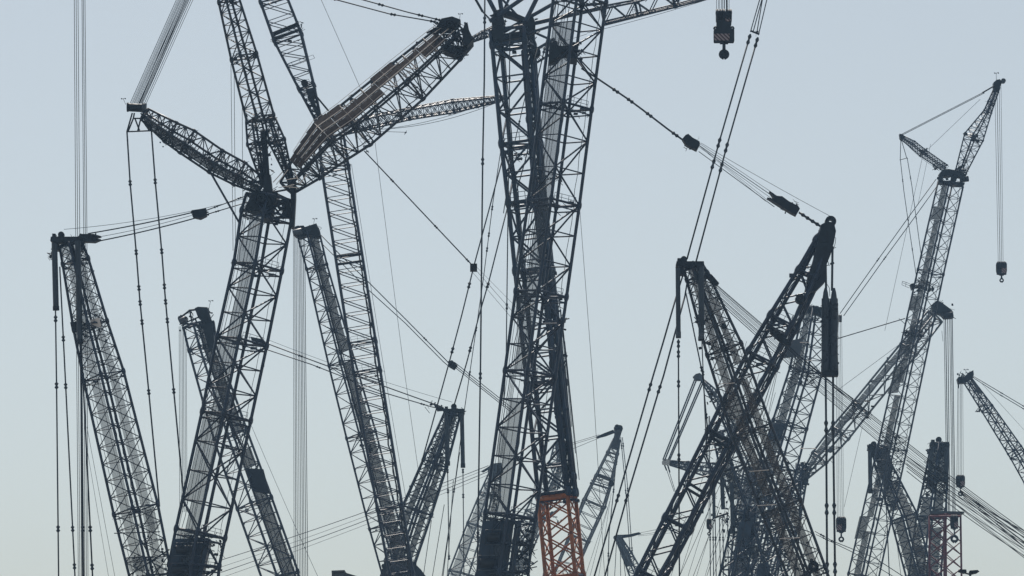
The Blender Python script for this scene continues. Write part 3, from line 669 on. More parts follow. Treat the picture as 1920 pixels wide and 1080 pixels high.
# its head with the struts and beams that fan out at the top edge
Cc.plate('boom_head', [(924, 36), (930, 26), (938, 24), (943, 36), (946, 46), (944, 60), (946, 80), (928, 82), (922, 70), (925, 58), (922, 48)], 2.6, 'mach', 0,
         extra=[([(976, 42), (986, 37), (1000, 38), (1004, 50), (1002, 66), (990, 72), (980, 64)], 2.2, .3), ([(944, 66), (980, 62), (980, 72), (946, 78)], 1.2, 0), ([(942, 20), (958, 24), (986, 36), (980, 42), (958, 34), (944, 30)], 1.2, 0)])
Cc.fuzz('head_fittings', 920, 20, 950, 84, 44, 4, 'mach', depth=4, tubes=.45); Cc.fuzz('head_fittings', 972, 36, 1008, 84, 40, 4, 'mach', depth=4, tubes=.45)
for a in ((912, -10, 938, 40, 9), (936, -10, 942, 30, 9), (958, -10, 944, 20, 5), (918, 40, 990, -10, 9), (944, 60, 1046, 2, 8), (985, 40, 1010, -10, 9), (950, 18, 995, 56, 6), (975, 50, 1140, 12, 9), (990, 62, 1050, 44, 6), (945, 70, 1000, 62, 10), (932, -12, 980, 40, 5), (1000, 60, 1045, 80, 5), (1000, 96, 1040, 72, 6), (1005, 118, 1035, 100, 5)):
    Cc.pbar('head_beam', *a, 'blue', dY=random.uniform(-1.5, 1.5))
for a in ((888, -8, 905, 22, 5), (905, 22, 926, 44, 3.4)): Cc.pbar('head_stay', *a, 'mach')
Cc.sheave(1004, 99, 10, .7, .25, 'mach', -1.4); Cc.fuzz('head_winch', 994, 92, 1014, 110, 16, 4, 'mach')
Cc.lattice('front_strut', [(884, 70, 887, 79), (905, 58, 908, 72), (930, 46, 932, 64)], phi=12, r=.8, bay=.8, pat='XH', ch=2.8, br=1.6, joint=0, m='blue')
Cc.lattice('rear_strut', [(1128, 12, 1132, 46), (1190, 0, 1196, 30), (1260, -22, 1264, 14), (1330, -40, 1334, -4)], phi=14, r=.7, bay=.75, pat='W', ch=4.0, br=2.2, joint=8, m='blue', dY=-8)
Cc.pbar('strut_lower_beam', 1132, 46, 1322, -2, 7.0, 'blue', -8); Cc.rope(1100, 62, 1318, 2, .9, 2, dY=-9); Cc.rope(1010, 92, 1100, 64, .9, 0, dY=-9)
Cc.rod([(909, -10), (908, 150), (905, 300), (901, 680), (896, 1000), (895, 1085)], 3.2, (38, 303, 705, 1003), 2.4, 16, dY=-3)
Cc.rod([(956, 60), (954, 300), (952, 435), (949, 678), (944, 760)], 2.2, (150, 575), 2.6, 14, dY=-3)
Cc.rod([(944, 292), (915, 400), (889, 497), (866, 590), (844, 673), (820, 760), (788, 876)], 2.6, (535, 657), 3, 13, dY=-2); Cc.rod([(951, 391), (916, 530), (900, 585), (875, 680), (852, 758)], 2.6, (535, 655), 3, 12, dY=-2)
Cc.rod([(941, 268), (924, 381), (906, 525), (888, 650), (872, 760), (830, 1085)], 1.6, (390, 440, 468, 617, 700, 920), 3.2, 10, dY=0)
Cc.rod([(1008, 90), (985, 180), (962, 280), (944, 400)], 1.8, (170, 230, 300), 3, 10, dY=-3); Cc.rod([(1046, -10), (1020, 96), (1004, 165)], 2.4, (.6,), 3, 12, dY=-3)
Cc.rod([(1030, 130), (1005, 215), (985, 300), (960, 390)], 2.2, (.4,), 3, 12, dY=-4)
for (x, y, x1, y1) in ((833, 946, 810, 1085), (809, 975, 793, 1085), (862, 848, 828, 1085), (850, 900, 838, 1085)): Cc.rope(x, y, x1, y1, 1.3, dY=-1)
Cc.finish()

# ================================================================== crane B: the tallest boom, in front of the column, with derrick mast leaning in from the right
B = Crane(1010, 262, 'tallest dark crane, with a thick twin-beam mast leaning in from the right', m='navy')
B.lattice('main_boom', [(1058, -140, 1160, -140), (1037, 0, 1137, 0), (1013, 200, 1110, 200), (990, 380, 1087, 380), (966, 551, 1063, 551), (946, 700, 1042, 700), (909, 967, 1005, 967), (894, 1075, 990, 1075), B.foot(-10, 80)],
          phi=39, r=.97, bay=.78, pat='WH', ch=6.2, br=3.4, joint=9, m='navy', walk=[(3, .36, .84, .05, .3)], clutter=22)
B.hose(0, 1.4); B.hose(3, 1.6); B.hose(1, 1.2); B.rails_on(3, (.2, .5, .78), .9, 'mach', zoff=.1)
B.plate('boom_winch_frame', [(1030, 86), (1044, 84), (1046, 92), (1066, 92), (1070, 84), (1084, 86), (1082, 116), (1066, 114), (1062, 104), (1052, 104), (1042, 116), (1028, 118)], 2.2, 'mach')
B.fuzz('boom_winch_fittings', 1030, 74, 1092, 116, 46, 3.0, 'mach', depth=3); B.fuzz('joint_deck', 996, 326, 1056, 346, 40, 2.2, 'mach', depth=2.4); B.fuzz('joint_deck', 966, 578, 1024, 600, 40, 2.2, 'mach', depth=2.4)
for i, x in enumerate((1062, 1066, 1072)): B.rope(x, -20, x - 140 - i * 2, 970, 1.1, dY=random.uniform(-.8, .8))
B.plate('winch_frame', [(905, 978), (965, 978), (956, 1010), (948, 1085), (893, 1085)], 1.8, 'blue', .2, extra=[([(966, 978), (978, 980), (964, 1085), (952, 1085)], 2.2, .1)])
for (x, y, wx, hh) in ((925, 1008, 24, 22), (915, 1056, 30, 22)):
    B.cyl('winch_drum', x - wx / 2, y, x + wx / 2, y, hh * .85, 'black', -.95)
    for yy in (y - hh * .65, y + hh * .6): B.pbar('winch_rail', x - wx * .62, yy, x + wx * .62, yy, 2, 'grey', -1.15)
    for xx in (x - wx * .6, x + wx * .6): B.pbar('winch_rail', xx + 1, y - hh * .65, xx - 1, y + hh * .6, 2, 'mach', -1.15)
for x0, x1, x2 in ((944, 938, 1.4), (950, 941, 1.2), (971, 957, 3)): B.pbar('winch_frame_rib', x0, 982, x1, 1085, x2, 'grey', -1.05)
B.fuzz('winch_fittings', 965, 985, 1002, 1080, 90, 4.4, 'mach', depth=3); B.fuzz('winch_fittings', 900, 966, 970, 982, 30, 3, 'mach', depth=3)
# derrick mast
B.lattice('derrick_mast', [(1545, 428, 1561, 428), (1529, 450, 1556, 455), (1493, 512, 1539, 520), (1437, 602, 1499, 606), (1395, 672, 1463, 676), (1321, 820, 1386, 820), (1191, 1080, 1250, 1080), (1100, 1270, 1160, 1270), B.foot(30, 60)],
          phi=-15, r=.95, bay=.78, pat='W', ch=7.8, br=3.2, joint=5, m='navy', clutter=10)
B.hose(1, 3.5); B.hose(2, 3.5); B.hose(0, 2)
for y0, y1 in ((610, 660), (640, 700), (860, 905), (880, 930)): pass
for a in ((1437, 610, 1475, 632), (1440, 618, 1478, 640), (1335, 808, 1372, 832), (1332, 818, 1368, 842), (1290, 905, 1322, 925), (1286, 915, 1318, 934)): B.pbar('mast_cross_frame', *a, 6, 'mach', -1)
B.plate('mast_tip', [(1538, 424), (1549, 418), (1562, 420), (1566, 436), (1562, 458), (1556, 480), (1548, 500), (1546, 530), (1528, 548), (1508, 552), (1514, 520), (1524, 490), (1532, 456)], 1.4, 'mach')
B.sheave(1557, 416, 10.5, .7, .32, 'mach', -.2); B.fuzz('mast_tip_fittings', 1530, 425, 1562, 500, 36, 4, 'mach'); B.sheave(1500, 561, 9, .8, .2, 'mach', -1.2)
B.rod([(1548, 500), (1550, 470), (1559, 430)], 2, (), 2); B.cyl('stay_bar', 1561, 462, 1560, 545, 4.4, 'rod', -.4); B.cyl('stay_bar', 1548, 490, 1549, 548, 4.4, 'rod', -.4)
b = B.mb()
for (x0, pts) in ((0, [(1562, 440), (1567, 447), (1566, 456), (1562, 470)]), (0, [(1560, 538), (1564, 545), (1566, 556)]), (0, [(1549, 530), (1555, 540), (1556, 556)])): b.tube([P(x, y, 262) for x, y in pts], .6 * S(262), 5)
B.part('hydraulic_hose', b, 'black')
for x in (1548, 1563.5):
    B.cyl('hoist_cylinder', x, 560, x, 703, 15.6, 'cyl', -.5); b = B.mb(); k = S(262)
    b.tube([P(x, 540, 261.5), P(x, 548, 261.5), P(x, 560, 261.5), P(x, 570, 261.5)], 1, 14, [2.2 * k, 4.4 * k, 6 * k, 7.8 * k]); B.part('cylinder_neck', b, 'cyl')
B.plate('cylinder_housing', [(1542, 572), (1548, 566), (1564, 566), (1571, 574), (1572, 600), (1570, 640), (1572, 702), (1541, 702), (1542, 640), (1540, 610)], .35, 'mach', -.3); B.fuzz('cylinder_fittings', 1540, 568, 1572, 704, 46, 2.4, 'mach', -1.3, .5)
B.plate('cylinder_yoke', [(1540, 696), (1571, 696), (1571, 706), (1540, 706)], .9, 'mach', -.5); B.fuzz('cylinder_fittings', 1540, 560, 1572, 700, 40, 2.6, 'mach', -.9, .6)
B.rod([(1548, 704), (1549, 800), (1551, 1090)], 4.2, (800, 955, 1065), 2.2, 26, dY=-.5); B.rod([(1562, 704), (1562, 800), (1566, 1090)], 4.2, (800, 955, 1065), 2.2, 26, dY=-.5)
# suspension from the mast tip up to the boom
B.rod([(1090, 128), (1120, 147), (1178, 186), (1205, 206), (1252, 242), (1281, 263)], 3.6, (.33, .47, .66, .92), 2.4, 16)
B.pbar('stay_bar', 1086, 110, 1120, 146, 3, 'mach')
B.plate('tackle_block', [(1279, 262), (1285, 255), (1290, 253), (1298, 260), (1311, 267), (1312, 272), (1306, 283), (1296, 278), (1286, 273)], .9, 'mach'); B.fuzz('tackle_fittings', 1280, 256, 1311, 280, 18, 2.6, 'mach')
for i, (a, b_) in enumerate(((268, 364), (272, 370), (275, 376), (284, 388))): B.rope(1310, a, 1452, b_, 1.5 if i in (1, 3) else .9)
B.rope(1312, 274, 1440, 376, .7); B.rope(1318, 280, 1436, 378, .6); B.rope(1314, 268, 1556, 405, .9, 2)
B.plate('tackle_block', [(1442, 360), (1456, 369), (1466, 370), (1478, 379), (1496, 388), (1499, 393), (1492, 405), (1482, 400), (1466, 390), (1450, 380), (1438, 372), (1452, 375)], .9, 'mach')
B.fuzz('tackle_fittings', 1464, 374, 1496, 400, 20, 2.4, 'mach'); B.rod([(1498, 398), (1516, 410), (1538, 424)], 4.4, (.3, .75), 2.0, 20)
B.rope(1086, 378, 1112, 720, .9, dY=2); B.rope(1112, 720, 1134, 1085, .9, dY=2)
for i in range(5): B.rope(1500 - i * 6, 570 + i * 10, 1270 + i * 26, 1090, 1.0, dY=1.5 + i * .3)
B.finish()

# ================================================================== crane G: brown-grated derrick mast in front on the right
G = Crane(1600, 246, 'mast with brownish grating leaning down to the right across the twin-beam mast', m='char')
G.lattice('derrick_mast', [(1278, 500, 1319, 500), (1286, 521, 1329, 517), (1322, 655, 1394, 655), (1370, 808, 1449, 806), (1424, 950, 1506, 950), (1475, 1076, 1552, 1076), (1560, 1290, 1630, 1290), G.foot(-10, 60)],
          phi=40, r=1, bay=.62, pat='NH', ch=5.4, br=2.0, joint=11, m='char', clutter=30, walk=[(3, .32, .78, .02, .04, 'grate_brown'), (1, .30, .72, .02, .04, 'grate_brown')])
G.hose(0, 1.4); G.hose(2, 1.6); G.rails_on(3, (.32, .78), 1.0, 'mach', zoff=.1); G.rails_on(1, (.30, .72), 1.0, 'mach', zoff=.1)
G.masthead(1268, 1319, 497, 1282, [(1271, 502, 1272, 628, 9), (1315, 500, 1315, 634, 11)], h=10, sr=6)
for (x, y) in ((1272, 626), (1315, 628)): G.cyl('cylinder_end', x, y - 4, x, y + 8, 10 if x < 1300 else 11, 'grey', -1)
for (x, y, w_, h_) in ((1340, 650, 60, 20), (1392, 800, 60, 50), (1355, 745, 60, 24), (1440, 925, 70, 24), (1492, 1040, 60, 60), (1318, 600, 30, 14)):
    G.fuzz('mast_fittings', x - w_ / 2, y - h_ / 2, x + w_ / 2, y + h_ / 2, 24, 3.2, 'mach', depth=3)
G.sheave(1357, 612, 5, .5, 0, 'mach', -1); G.sheave(1525, 1062, 10, .6, .3, 'mach', -1)
for q in ((1405, 884, 1442, 881), (1420, 948, 1455, 946), (1345, 720, 1378, 718), (1462, 1010, 1500, 1008)): G.pbar('joint_rail', *q, 1.6, 'galv_sunlit', -1.6)
G.rod([(1272, 636), (1272, 665), (1274, 1090)], 2.8, (645, 664, 720, 858), 2.8, 16)
G.rod([(1286, 549), (1317, 700), (1327, 810)], 2.6, (692, 780), 2.6, 12); G.rod([(1316, 640), (1322, 780), (1326, 860)], 2.2, (700,), 2.6, 10, dY=.6)
G.rod([(1288, 486), (1348, 268), (1407, 64)], 3.2, (268, 308, 74), 2.6, 22); G.rod([(1305, 491), (1362, 277), (1421, 70)], 3.2, (277, 314, 80), 2.6, 22)
for a in ((1407, 60, 1427, -10), (1412, 60, 1431, -10), (1419, 62, 1431, -10), (1422, 66, 1440, -10)): G.pbar('pendant_bar', *a, 2.0, 'rod')
G.pbar('spreader_bar', 1408, 58, 1423, 64, 4, 'mach'); G.fuzz('spreader_fittings', 1408, 56, 1423, 66, 6, 2.2, 'mach')
G.rod([(1268, 556), (1244, 640), (1226, 700), (1158, 934), (1110, 1095)], 3.4, (726, 934), 2.4, 19); G.rod([(1284, 556), (1244, 705), (1236, 730), (1175, 934), (1130, 1095)], 3.4, (730, 934), 2.4, 19)
G.pbar('stay_bar', 1283, 508, 1268, 556, 3, 'rod'); G.pbar('stay_bar', 1290, 520, 1284, 556, 3, 'rod')
# reeving running down to the right edge
for i in range(11):
    t = i / 10; e = random.uniform(-.9, .9)
    G.rope(1328 - 6 * t, 520 + 22 * t + random.uniform(-1, 1), 1960 - 4 * t, 1022 + 52 * t + random.uniform(-1.5, 1.5), random.choice((.7, .8, 1.0, 1.5)), sag=14, dY=e, dY1=e + 10)
G.plate('tackle_block', [(1322, 511), (1334, 516), (1348, 532), (1344, 536), (1330, 524), (1320, 518)], .7, 'mach')
G.plate('tackle_block', [(1442, 616), (1462, 630), (1484, 646), (1480, 650), (1460, 640), (1444, 624)], .4, 'mach'); G.rope(1470, 640, 1600, 748, 2.0, 4); G.rope(1462, 640, 1600, 752, 1.8, 4); G.fuzz('tackle_fittings', 1446, 618, 1466, 640, 14, 3, 'mach')
G.fuzz('tackle_fittings', 1598, 750, 1640, 790, 20, 2.6, 'mach', dY=2)
for i in range(5): G.rope(1700, 855 + i * 7, 1940, 1006 + i * 12, 1.5, 6, dY=6, dY1=9)
for i in range(4): G.rod([(1800 + i * 2, 918 + i * 5), (1860 + i * 2, 962 + i * 6), (1935, 1008 + i * 10)], 1.9, (.25, .5, .75), 2, 9, dY=8)
G.finish()

# ================================================================== crane H: the tall crane on the right with jib, strut and mast
H = Crane(1540, 385, 'tall slender crane on the right with a fly jib and slanted back strut', m='navy')
H.lattice('main_boom', [(1758, 345, 1807, 345), (1720, 510, 1770, 510), (1645, 840, 1701, 840), (1590, 1080, 1648, 1080), H.foot(14, 50)], phi=39, r=.95, bay=.66, pat='NH', ch=3.4, br=1.35, joint=14, m='navy', clutter=14,
          walk=[(3, .35, .80, .03, .04, 'grate_dense')])
H.hose(0, 1.2); H.hose(1, 1.0)
H.plate('panel_board', [(1676, 688), (1694, 688), (1684, 736), (1664, 738), (1672, 712)], .2, 'grate_dense', -1.2); H.plate('panel_board', [(1612, 968), (1632, 968), (1620, 1010), (1602, 1010)], .2, 'grate_dense', -1.2); H.plate('panel_board', [(1708, 555), (1722, 555), (1716, 582), (1704, 582)], .2, 'grate_dense', -1.2)
for y in (540, 625, 825): H.fuzz('joint_fittings', 1720 - (y - 510) * .228, y - 6, 1760 - (y - 510) * .228, y + 8, 30, 3, 'mach', depth=2.4)
H.plate('boom_head', [(1760, 327), (1766, 320), (1778, 319), (1798, 323), (1811, 330), (1808, 335), (1786, 330), (1764, 333)], 1.4, 'mach', 0, extra=[([(1759, 340), (1808, 344), (1807, 348), (1759, 345)], 1.2, 0), ([(1760, 330), (1767, 330), (1766, 344), (1759, 342)], 1.2, 0), ([(1784, 328), (1796, 332), (1790, 344), (1782, 342)], .8, 0)])
H.fuzz('head_fittings', 1758, 318, 1814, 348, 34, 2.8, 'mach', depth=2.6); H.cyl('head_drum', 1800, 337, 1816, 335, 11, 'mach', -1)
H.lattice('fly_jib', [(1866, 160, 1875, 164), (1846, 205, 1858, 214), (1808, 252, 1844, 262), (1792, 318, 1812, 324)], phi=38, r=.9, bay=.5, pat='WH', ch=2.5, br=1.05, joint=7, m='navy', clutter=10)
H.hose(0, 1); H.fuzz('jib_winch', 1817, 252, 1834, 268, 22, 3, 'mach'); H.fuzz('jib_walkway_box', 1796, 300, 1812, 320, 14, 3, 'mach'); H.plate('jib_step', [(1806, 250), (1812, 248), (1814, 253), (1808, 254)], .4, 'mach')
H.plate('jib_tip', [(1862, 156), (1868, 151), (1874, 150), (1878, 156), (1872, 170), (1862, 172)], .9, 'mach'); H.sheave(1881, 152, 4.6, .5, .2, 'grey'); H.pbar('tip_arm', 1872, 154, 1881, 151, 4, 'mach'); H.vane(1868, 152, 15)
H.lattice('back_strut', [(1690, 262, 1693, 254), (1708, 277, 1714, 264), (1726, 293, 1733, 279), (1764, 318, 1780, 312)], phi=38, r=.9, bay=.55, pat='XH', ch=2.0, br=.8, joint=8, m='navy', clutter=6)
H.fuzz('strut_winch', 1727, 281, 1738, 292, 18, 2.6, 'mach'); H.fuzz('strut_fittings', 1750, 306, 1768, 318, 14, 2.6, 'mach'); H.plate('strut_tip', [(1686, 252), (1692, 253), (1696, 259), (1690, 264), (1687, 260)], .8, 'mach')
for d in (0, 2.2): H.rope(1690, 252 + d, 1846, 172 + d, 1.3)
H.pbar('stay_bar', 1842, 174, 1866, 160, 3, 'mach'); H.rope(1740, 280, 1838, 186, .7); H.rope(1722, 380, 1745, 270, .6); H.rope(1694, 264, 1750, 312, .6, 4)
for a in ((1689, 262, 1688, 298), (1690, 262, 1700, 296), (1687, 300, 1702, 296)): H.pbar('strut_stay', *a, 1.4, 'rod')
H.rod([(1688, 298), (1695, 360), (1705, 430), (1719, 524)], 1.3, (.18, .5, .75), 2.4, 6); H.rod([(1701, 296), (1710, 350), (1722, 440), (1728, 484)], 1.3, (.2, .6), 2.4, 6)
H.ropes((1866, 1877, 186, 160), (1872, 1881, 492, 492), 4, 1.0, jit=.4)
H.rope(1729, 297, 1659, 620, .7, dY=2); H.rope(1617, 800, 1583, 950, .7, dY=2); H.rope(1570, 635, 1697, 597, 2.0, 0, dY=-2)
H.plate('service_platform', [(1706, 534), (1712, 532), (1716, 540), (1709, 544)], 1.0, 'mach'); b = H.mb()
for a in ((1692, 527, 1706, 532), (1691, 534, 1705, 540), (1692, 527, 1691, 534), (1699, 529, 1698, 537), (1692, 530, 1706, 536)): b.tube([P(a[0], a[1], 385), P(a[2], a[3], 385)], .4 * S(385), 5)
H.part('platform_rail', b, 'mach'); H.fuzz('boom_winch', 1722, 526, 1740, 546, 26, 3.4, 'mach')
H.rod([(1755, 336), (1700, 412), (1644, 490), (1575, 588)], 1.6, (487,), 2.4, 9); H.rod([(1756, 350), (1700, 428), (1656, 488), (1582, 592)], 1.6, (484,), 2.4, 9)
H.lattice('derrick_mast', [(1507, 578, 1548, 578), (1481, 690, 1541, 700), (1448, 792, 1514, 800), (1424, 870, 1494, 880), (1365, 1080, 1440, 1080), H.foot(-12, 50)], phi=39, r=.9, bay=.6, pat='NH', ch=4.2, br=1.9, joint=9, m='navy', clutter=24,
          walk=[(3, .25, .75, .04, .1, 'grate_dense')])
H.hose(0, 1.6); H.hose(3, 2.0)
H.plate('mast_panel', [(1474, 640), (1506, 634), (1500, 668), (1466, 672)], .3, 'grey', -1); H.plate('mast_panel', [(1450, 794), (1474, 794), (1464, 826), (1438, 828)], .4, 'blue', -1); H.plate('mast_panel', [(1385, 1000), (1420, 1000), (1410, 1040), (1374, 1040)], .4, 'blue', -1)
H.fuzz('head_fittings', 1505, 572, 1560, 600, 60, 3.4, 'mach', depth=2.6); H.fuzz('joint_fittings', 1480, 702, 1524, 722, 34, 2.8, 'mach', depth=2.6); H.plate('mast_head', [(1504, 574), (1520, 574), (1546, 582), (1562, 590), (1556, 600), (1530, 590), (1504, 582)], 1.2, 'mach')
H.cyl('head_winch_drum', 1555, 597, 1577, 597, 14, 'grate_brown', -1.2); H.cyl('winch_flange', 1554, 597, 1558, 597, 17, 'grey', -1.2); H.cyl('winch_flange', 1574, 597, 1578, 597, 15, 'grey', -1.2); H.pbar('winch_bracket', 1545, 588, 1570, 592, 4, 'mach')
H.ropes((1568, 1578, 604, 604), (1570, 1582, 968, 968), 5, .8)
for q in ((1500, 642, 1518, 642), (1508, 676, 1524, 676), (1530, 841, 1500, 841)): H.pbar('joint_rail', *q, 1.5, 'galv_sunlit', -1.4)
H.finish()

# ================================================================== crane I: pale diagonal boom
I = Crane(1380, 430, 'grey boom slanting behind the slender crane with the fly jib', m='grey')
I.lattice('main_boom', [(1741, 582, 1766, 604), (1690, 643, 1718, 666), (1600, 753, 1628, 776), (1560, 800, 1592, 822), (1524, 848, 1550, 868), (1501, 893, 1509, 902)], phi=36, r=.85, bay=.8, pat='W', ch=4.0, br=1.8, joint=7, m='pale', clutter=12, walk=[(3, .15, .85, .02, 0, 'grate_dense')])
I.hose(0, 2); I.sheave(1557, 844, 5, .4, 0, 'grey', -1); I.fuzz('boom_fittings', 1690, 640, 1740, 600, 30, 3, 'grey')
I.plate('boom_head', [(1746, 574), (1757, 565), (1764, 568), (1780, 580), (1786, 586), (1786, 597), (1770, 598), (1762, 590), (1750, 588)], 1.3, 'mach'); I.cyl('head_sheave_row', 1768, 592, 1787, 590, 12, 'mach', -.8); I.fuzz('head_fittings', 1744, 568, 1788, 596, 36, 3, 'mach')
for xa, xb, w_ in ((1770, 1776, 1.2), (1773, 1778.5, 1.8), (1777, 1781, 1.6), (1780.5, 1786, 1.2), (1783, 1788.5, 1.4), (1785.5, 1791, 1.6)): I.rope(xa, 598, xb, 968, w_)
I.rope(1766, 620, 1768, 640, .8); I.rope(1566, 735, 1690, 643, .8)
I.lattice('boom_base_section', [(1496, 868, 1520, 880), (1488, 900, 1512, 905), (1445, 955, 1500, 975), (1400, 1090, 1470, 1090), I.foot(0, 40)], phi=36, r=.9, bay=.6, pat='WH', ch=4, br=2, joint=6, m='navy', clutter=20)
I.fuzz('hinge_fittings', 1486, 868, 1516, 912, 44, 4, 'mach', depth=2.6)
I.finish()

# ================================================================== crane J and K: two derrick masts side by side near the right edge
J = Crane(1790, 400, 'dark wheel-topped mast with a flat head, left of the red tower', m='navy')
J.lattice('derrick_mast', [(1636, 848, 1666, 848), (1640, 872, 1672, 872), (1669, 970, 1721, 968), (1699, 1080, 1749, 1080), J.foot(-10, 50)], phi=39, r=1, bay=.6, pat='NH', ch=3.8, br=1.8, joint=6, m='navy', clutter=24, walk=[(3, .15, .85, .1, 0, 'grate_dense'), (1, .15, .85, .2, 0, 'grate_brown')])
J.hose(0, 1.6); J.hose(2, 2)
J.masthead(1627, 1663, 842, 1638, [(1631, 846, 1632, 920, 8), (1660, 846, 1661, 915, 9)], h=8, sr=5.5); J.fuzz('mast_fittings', 1638, 848, 1690, 950, 90, 4, 'mach', depth=2.4); J.plate('mast_web', [(1638, 846), (1664, 848), (1674, 880), (1664, 920), (1656, 900)], .5, 'mach')
J.rod([(1660, 915), (1664, 1000), (1668, 1090)], 2, (1000,), 2.4, 10); J.rope(1672, 940, 1690, 1085, 1)
J.finish()
Kc = Crane(1770, 412, 'short dark mast with wheel on top standing just behind the red lattice tower', m='navy')
Kc.lattice('derrick_mast', [(1746, 832, 1779, 832), (1733, 900, 1776, 900), (1718, 970, 1773, 970), (1704, 1080, 1764, 1080), Kc.foot(-10, 46)], phi=39, r=1, bay=.46, pat='NH', ch=4.0, br=2.0, joint=6, m='navy', clutter=30, walk=[(3, .15, .85, .15, 0, 'grate_dense'), (1, .15, .85, .15, 0, 'grate_dense')])
Kc.masthead(1744, 1779, 833, 1760, [(1748, 838, 1741, 900, 7), (1776, 838, 1774, 900, 9)], h=7, sr=5.5); Kc.fuzz('mast_fittings', 1736, 840, 1774, 930, 110, 4, 'mach', depth=2.4)
Kc.rod([(1741, 900), (1724, 950), (1716, 985)], 2, (.5,), 2.4, 9)
Kc.finish()

# ================================================================== red tower
R = Crane(1772, 392, 'red lattice tower with a flat dark top platform at the lower right', m='red', name='lattice_tower', cat='tower', base=False)
R.lattice('tower_mast', [(1743, 966, 1801, 966), (1743, 1090, 1803, 1090), (1743, 1535, 1803, 1535)], phi=47, r=1, bay=.62, pat='X', ch=3.8, br=2.0, joint=6, m='red', clutter=0)
R.plate('top_platform', [(1741, 960), (1752, 957), (1756, 960), (1804, 961), (1806, 964), (1741, 965)], 2.6, 'grey'); R.plate('platform_hatch', [(1746, 960), (1754, 955), (1762, 956), (1758, 961)], .6, 'grey'); R.pbar('tower_top_beam', 1743, 968, 1801, 968, 4, 'red', -1.6)
R.pbar('ladder_rail', 1770, 968, 1770, 1090, 3.0, 'red', -1.8); R.pbar('ladder_rail', 1774, 968, 1774, 1090, 2.4, 'red', -1.8)
R.finish()

# ================================================================== crane L at the right edge
L_ = Crane(2080, 440, 'light lattice boom sloping down out of the right edge below a small bent head', m='navy')
L_.lattice('main_boom', [(1806, 716, 1824, 712), (1840, 770, 1862, 762), (1892, 855, 1924, 850), (1920, 905, 1952, 895), (2035, 1110, 2080, 1090), L_.foot(0, 50)], phi=38, r=.9, bay=.55, pat='WH', ch=2.8, br=1.4, joint=9, m='navy', clutter=12)
L_.hose(1, 1.6); L_.plate('boom_head', [(1794, 711), (1797, 707), (1806, 708), (1815, 700), (1824, 695), (1825, 704), (1818, 712), (1808, 719), (1796, 720)], 1.1, 'mach'); L_.fuzz('head_fittings', 1794, 700, 1824, 719, 40, 2.6, 'mach'); L_.vane(1811, 702, 9)
L_.plate('upper_brace', [(1820, 712), (1828, 716), (1842, 738), (1836, 738)], .6, 'grey'); L_.fuzz('boom_winch', 1832, 760, 1840, 772, 10, 2.6, 'mach')
L_.ropes((1796, 1805, 720, 720), (1794, 1806, 895, 895), 5, .8); L_.rope(1797, 716, 1797, 728, 2)
L_.rod([(1826, 706), (1868, 731), (1930, 768)], 1.4, (.5, .9), 2.4, 6); L_.rod([(1826, 709), (1868, 736), (1930, 773)], 1.4, (.5, .9), 2.4, 6); L_.rope(1840, 718, 1960, 850, .6)
L_.finish()

# ================================================================== crane M: grey mast right of the orange column
Mc = Crane(990, 455, 'hazy grey mast with a pointed tip right of the orange column section', m='grey')
Mc.lattice('derrick_mast', [(1150, 824, 1163, 824), (1138, 850, 1159, 850), (1116, 893, 1149, 900), (1087, 953, 1141, 935), (1064, 1010, 1108, 1008), (1036, 1080, 1076, 1080), Mc.foot(10, 40)], phi=7, r=.8, bay=.62, pat='NH', ch=3.6, br=1.6, joint=12, m='pale', clutter=10)  # lightened base colour imitates haze over the far mast
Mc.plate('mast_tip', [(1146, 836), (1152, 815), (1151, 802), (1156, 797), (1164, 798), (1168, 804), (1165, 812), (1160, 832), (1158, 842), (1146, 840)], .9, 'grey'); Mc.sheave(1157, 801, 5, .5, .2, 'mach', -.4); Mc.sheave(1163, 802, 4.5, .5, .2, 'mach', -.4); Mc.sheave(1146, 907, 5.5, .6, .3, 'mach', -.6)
Mc.plate('tackle_block', [(1118, 819), (1134, 812), (1150, 806), (1152, 812), (1136, 818), (1120, 822)], .5, 'mach'); Mc.rope(1124, 815, 1068, 832, .9); Mc.rope(1124, 818, 1068, 835, .9); Mc.rope(1124, 821, 1068, 844, .9)
Mc.pbar('cross_frame', 1118, 888, 1146, 898, 4, 'grey', -.8); Mc.pbar('cross_frame', 1106, 905, 1142, 916, 4, 'grey', -.8); Mc.pbar('cross_frame', 1108, 900, 1142, 911, 2, 'grey', -.8)
Mc.rod([(1160, 842), (1154, 880), (1150, 925), (1142, 1000), (1139, 1090)], 1.8, (840, 868, 920, 1040), 2.6, 9); Mc.rod([(1164, 820), (1172, 905), (1181, 1030)], 1.5, (838, 922, 1036), 2.6, 9); Mc.rod([(1167, 820), (1176, 905), (1185, 1030)], 1.5, (834, 918, 1030), 2.6, 9)
for a in ((1143, 940, 1105, 1085), (1146, 925, 1122, 1085), (1140, 950, 1096, 1085)): Mc.rope(*a, .7)
Mc.finish()

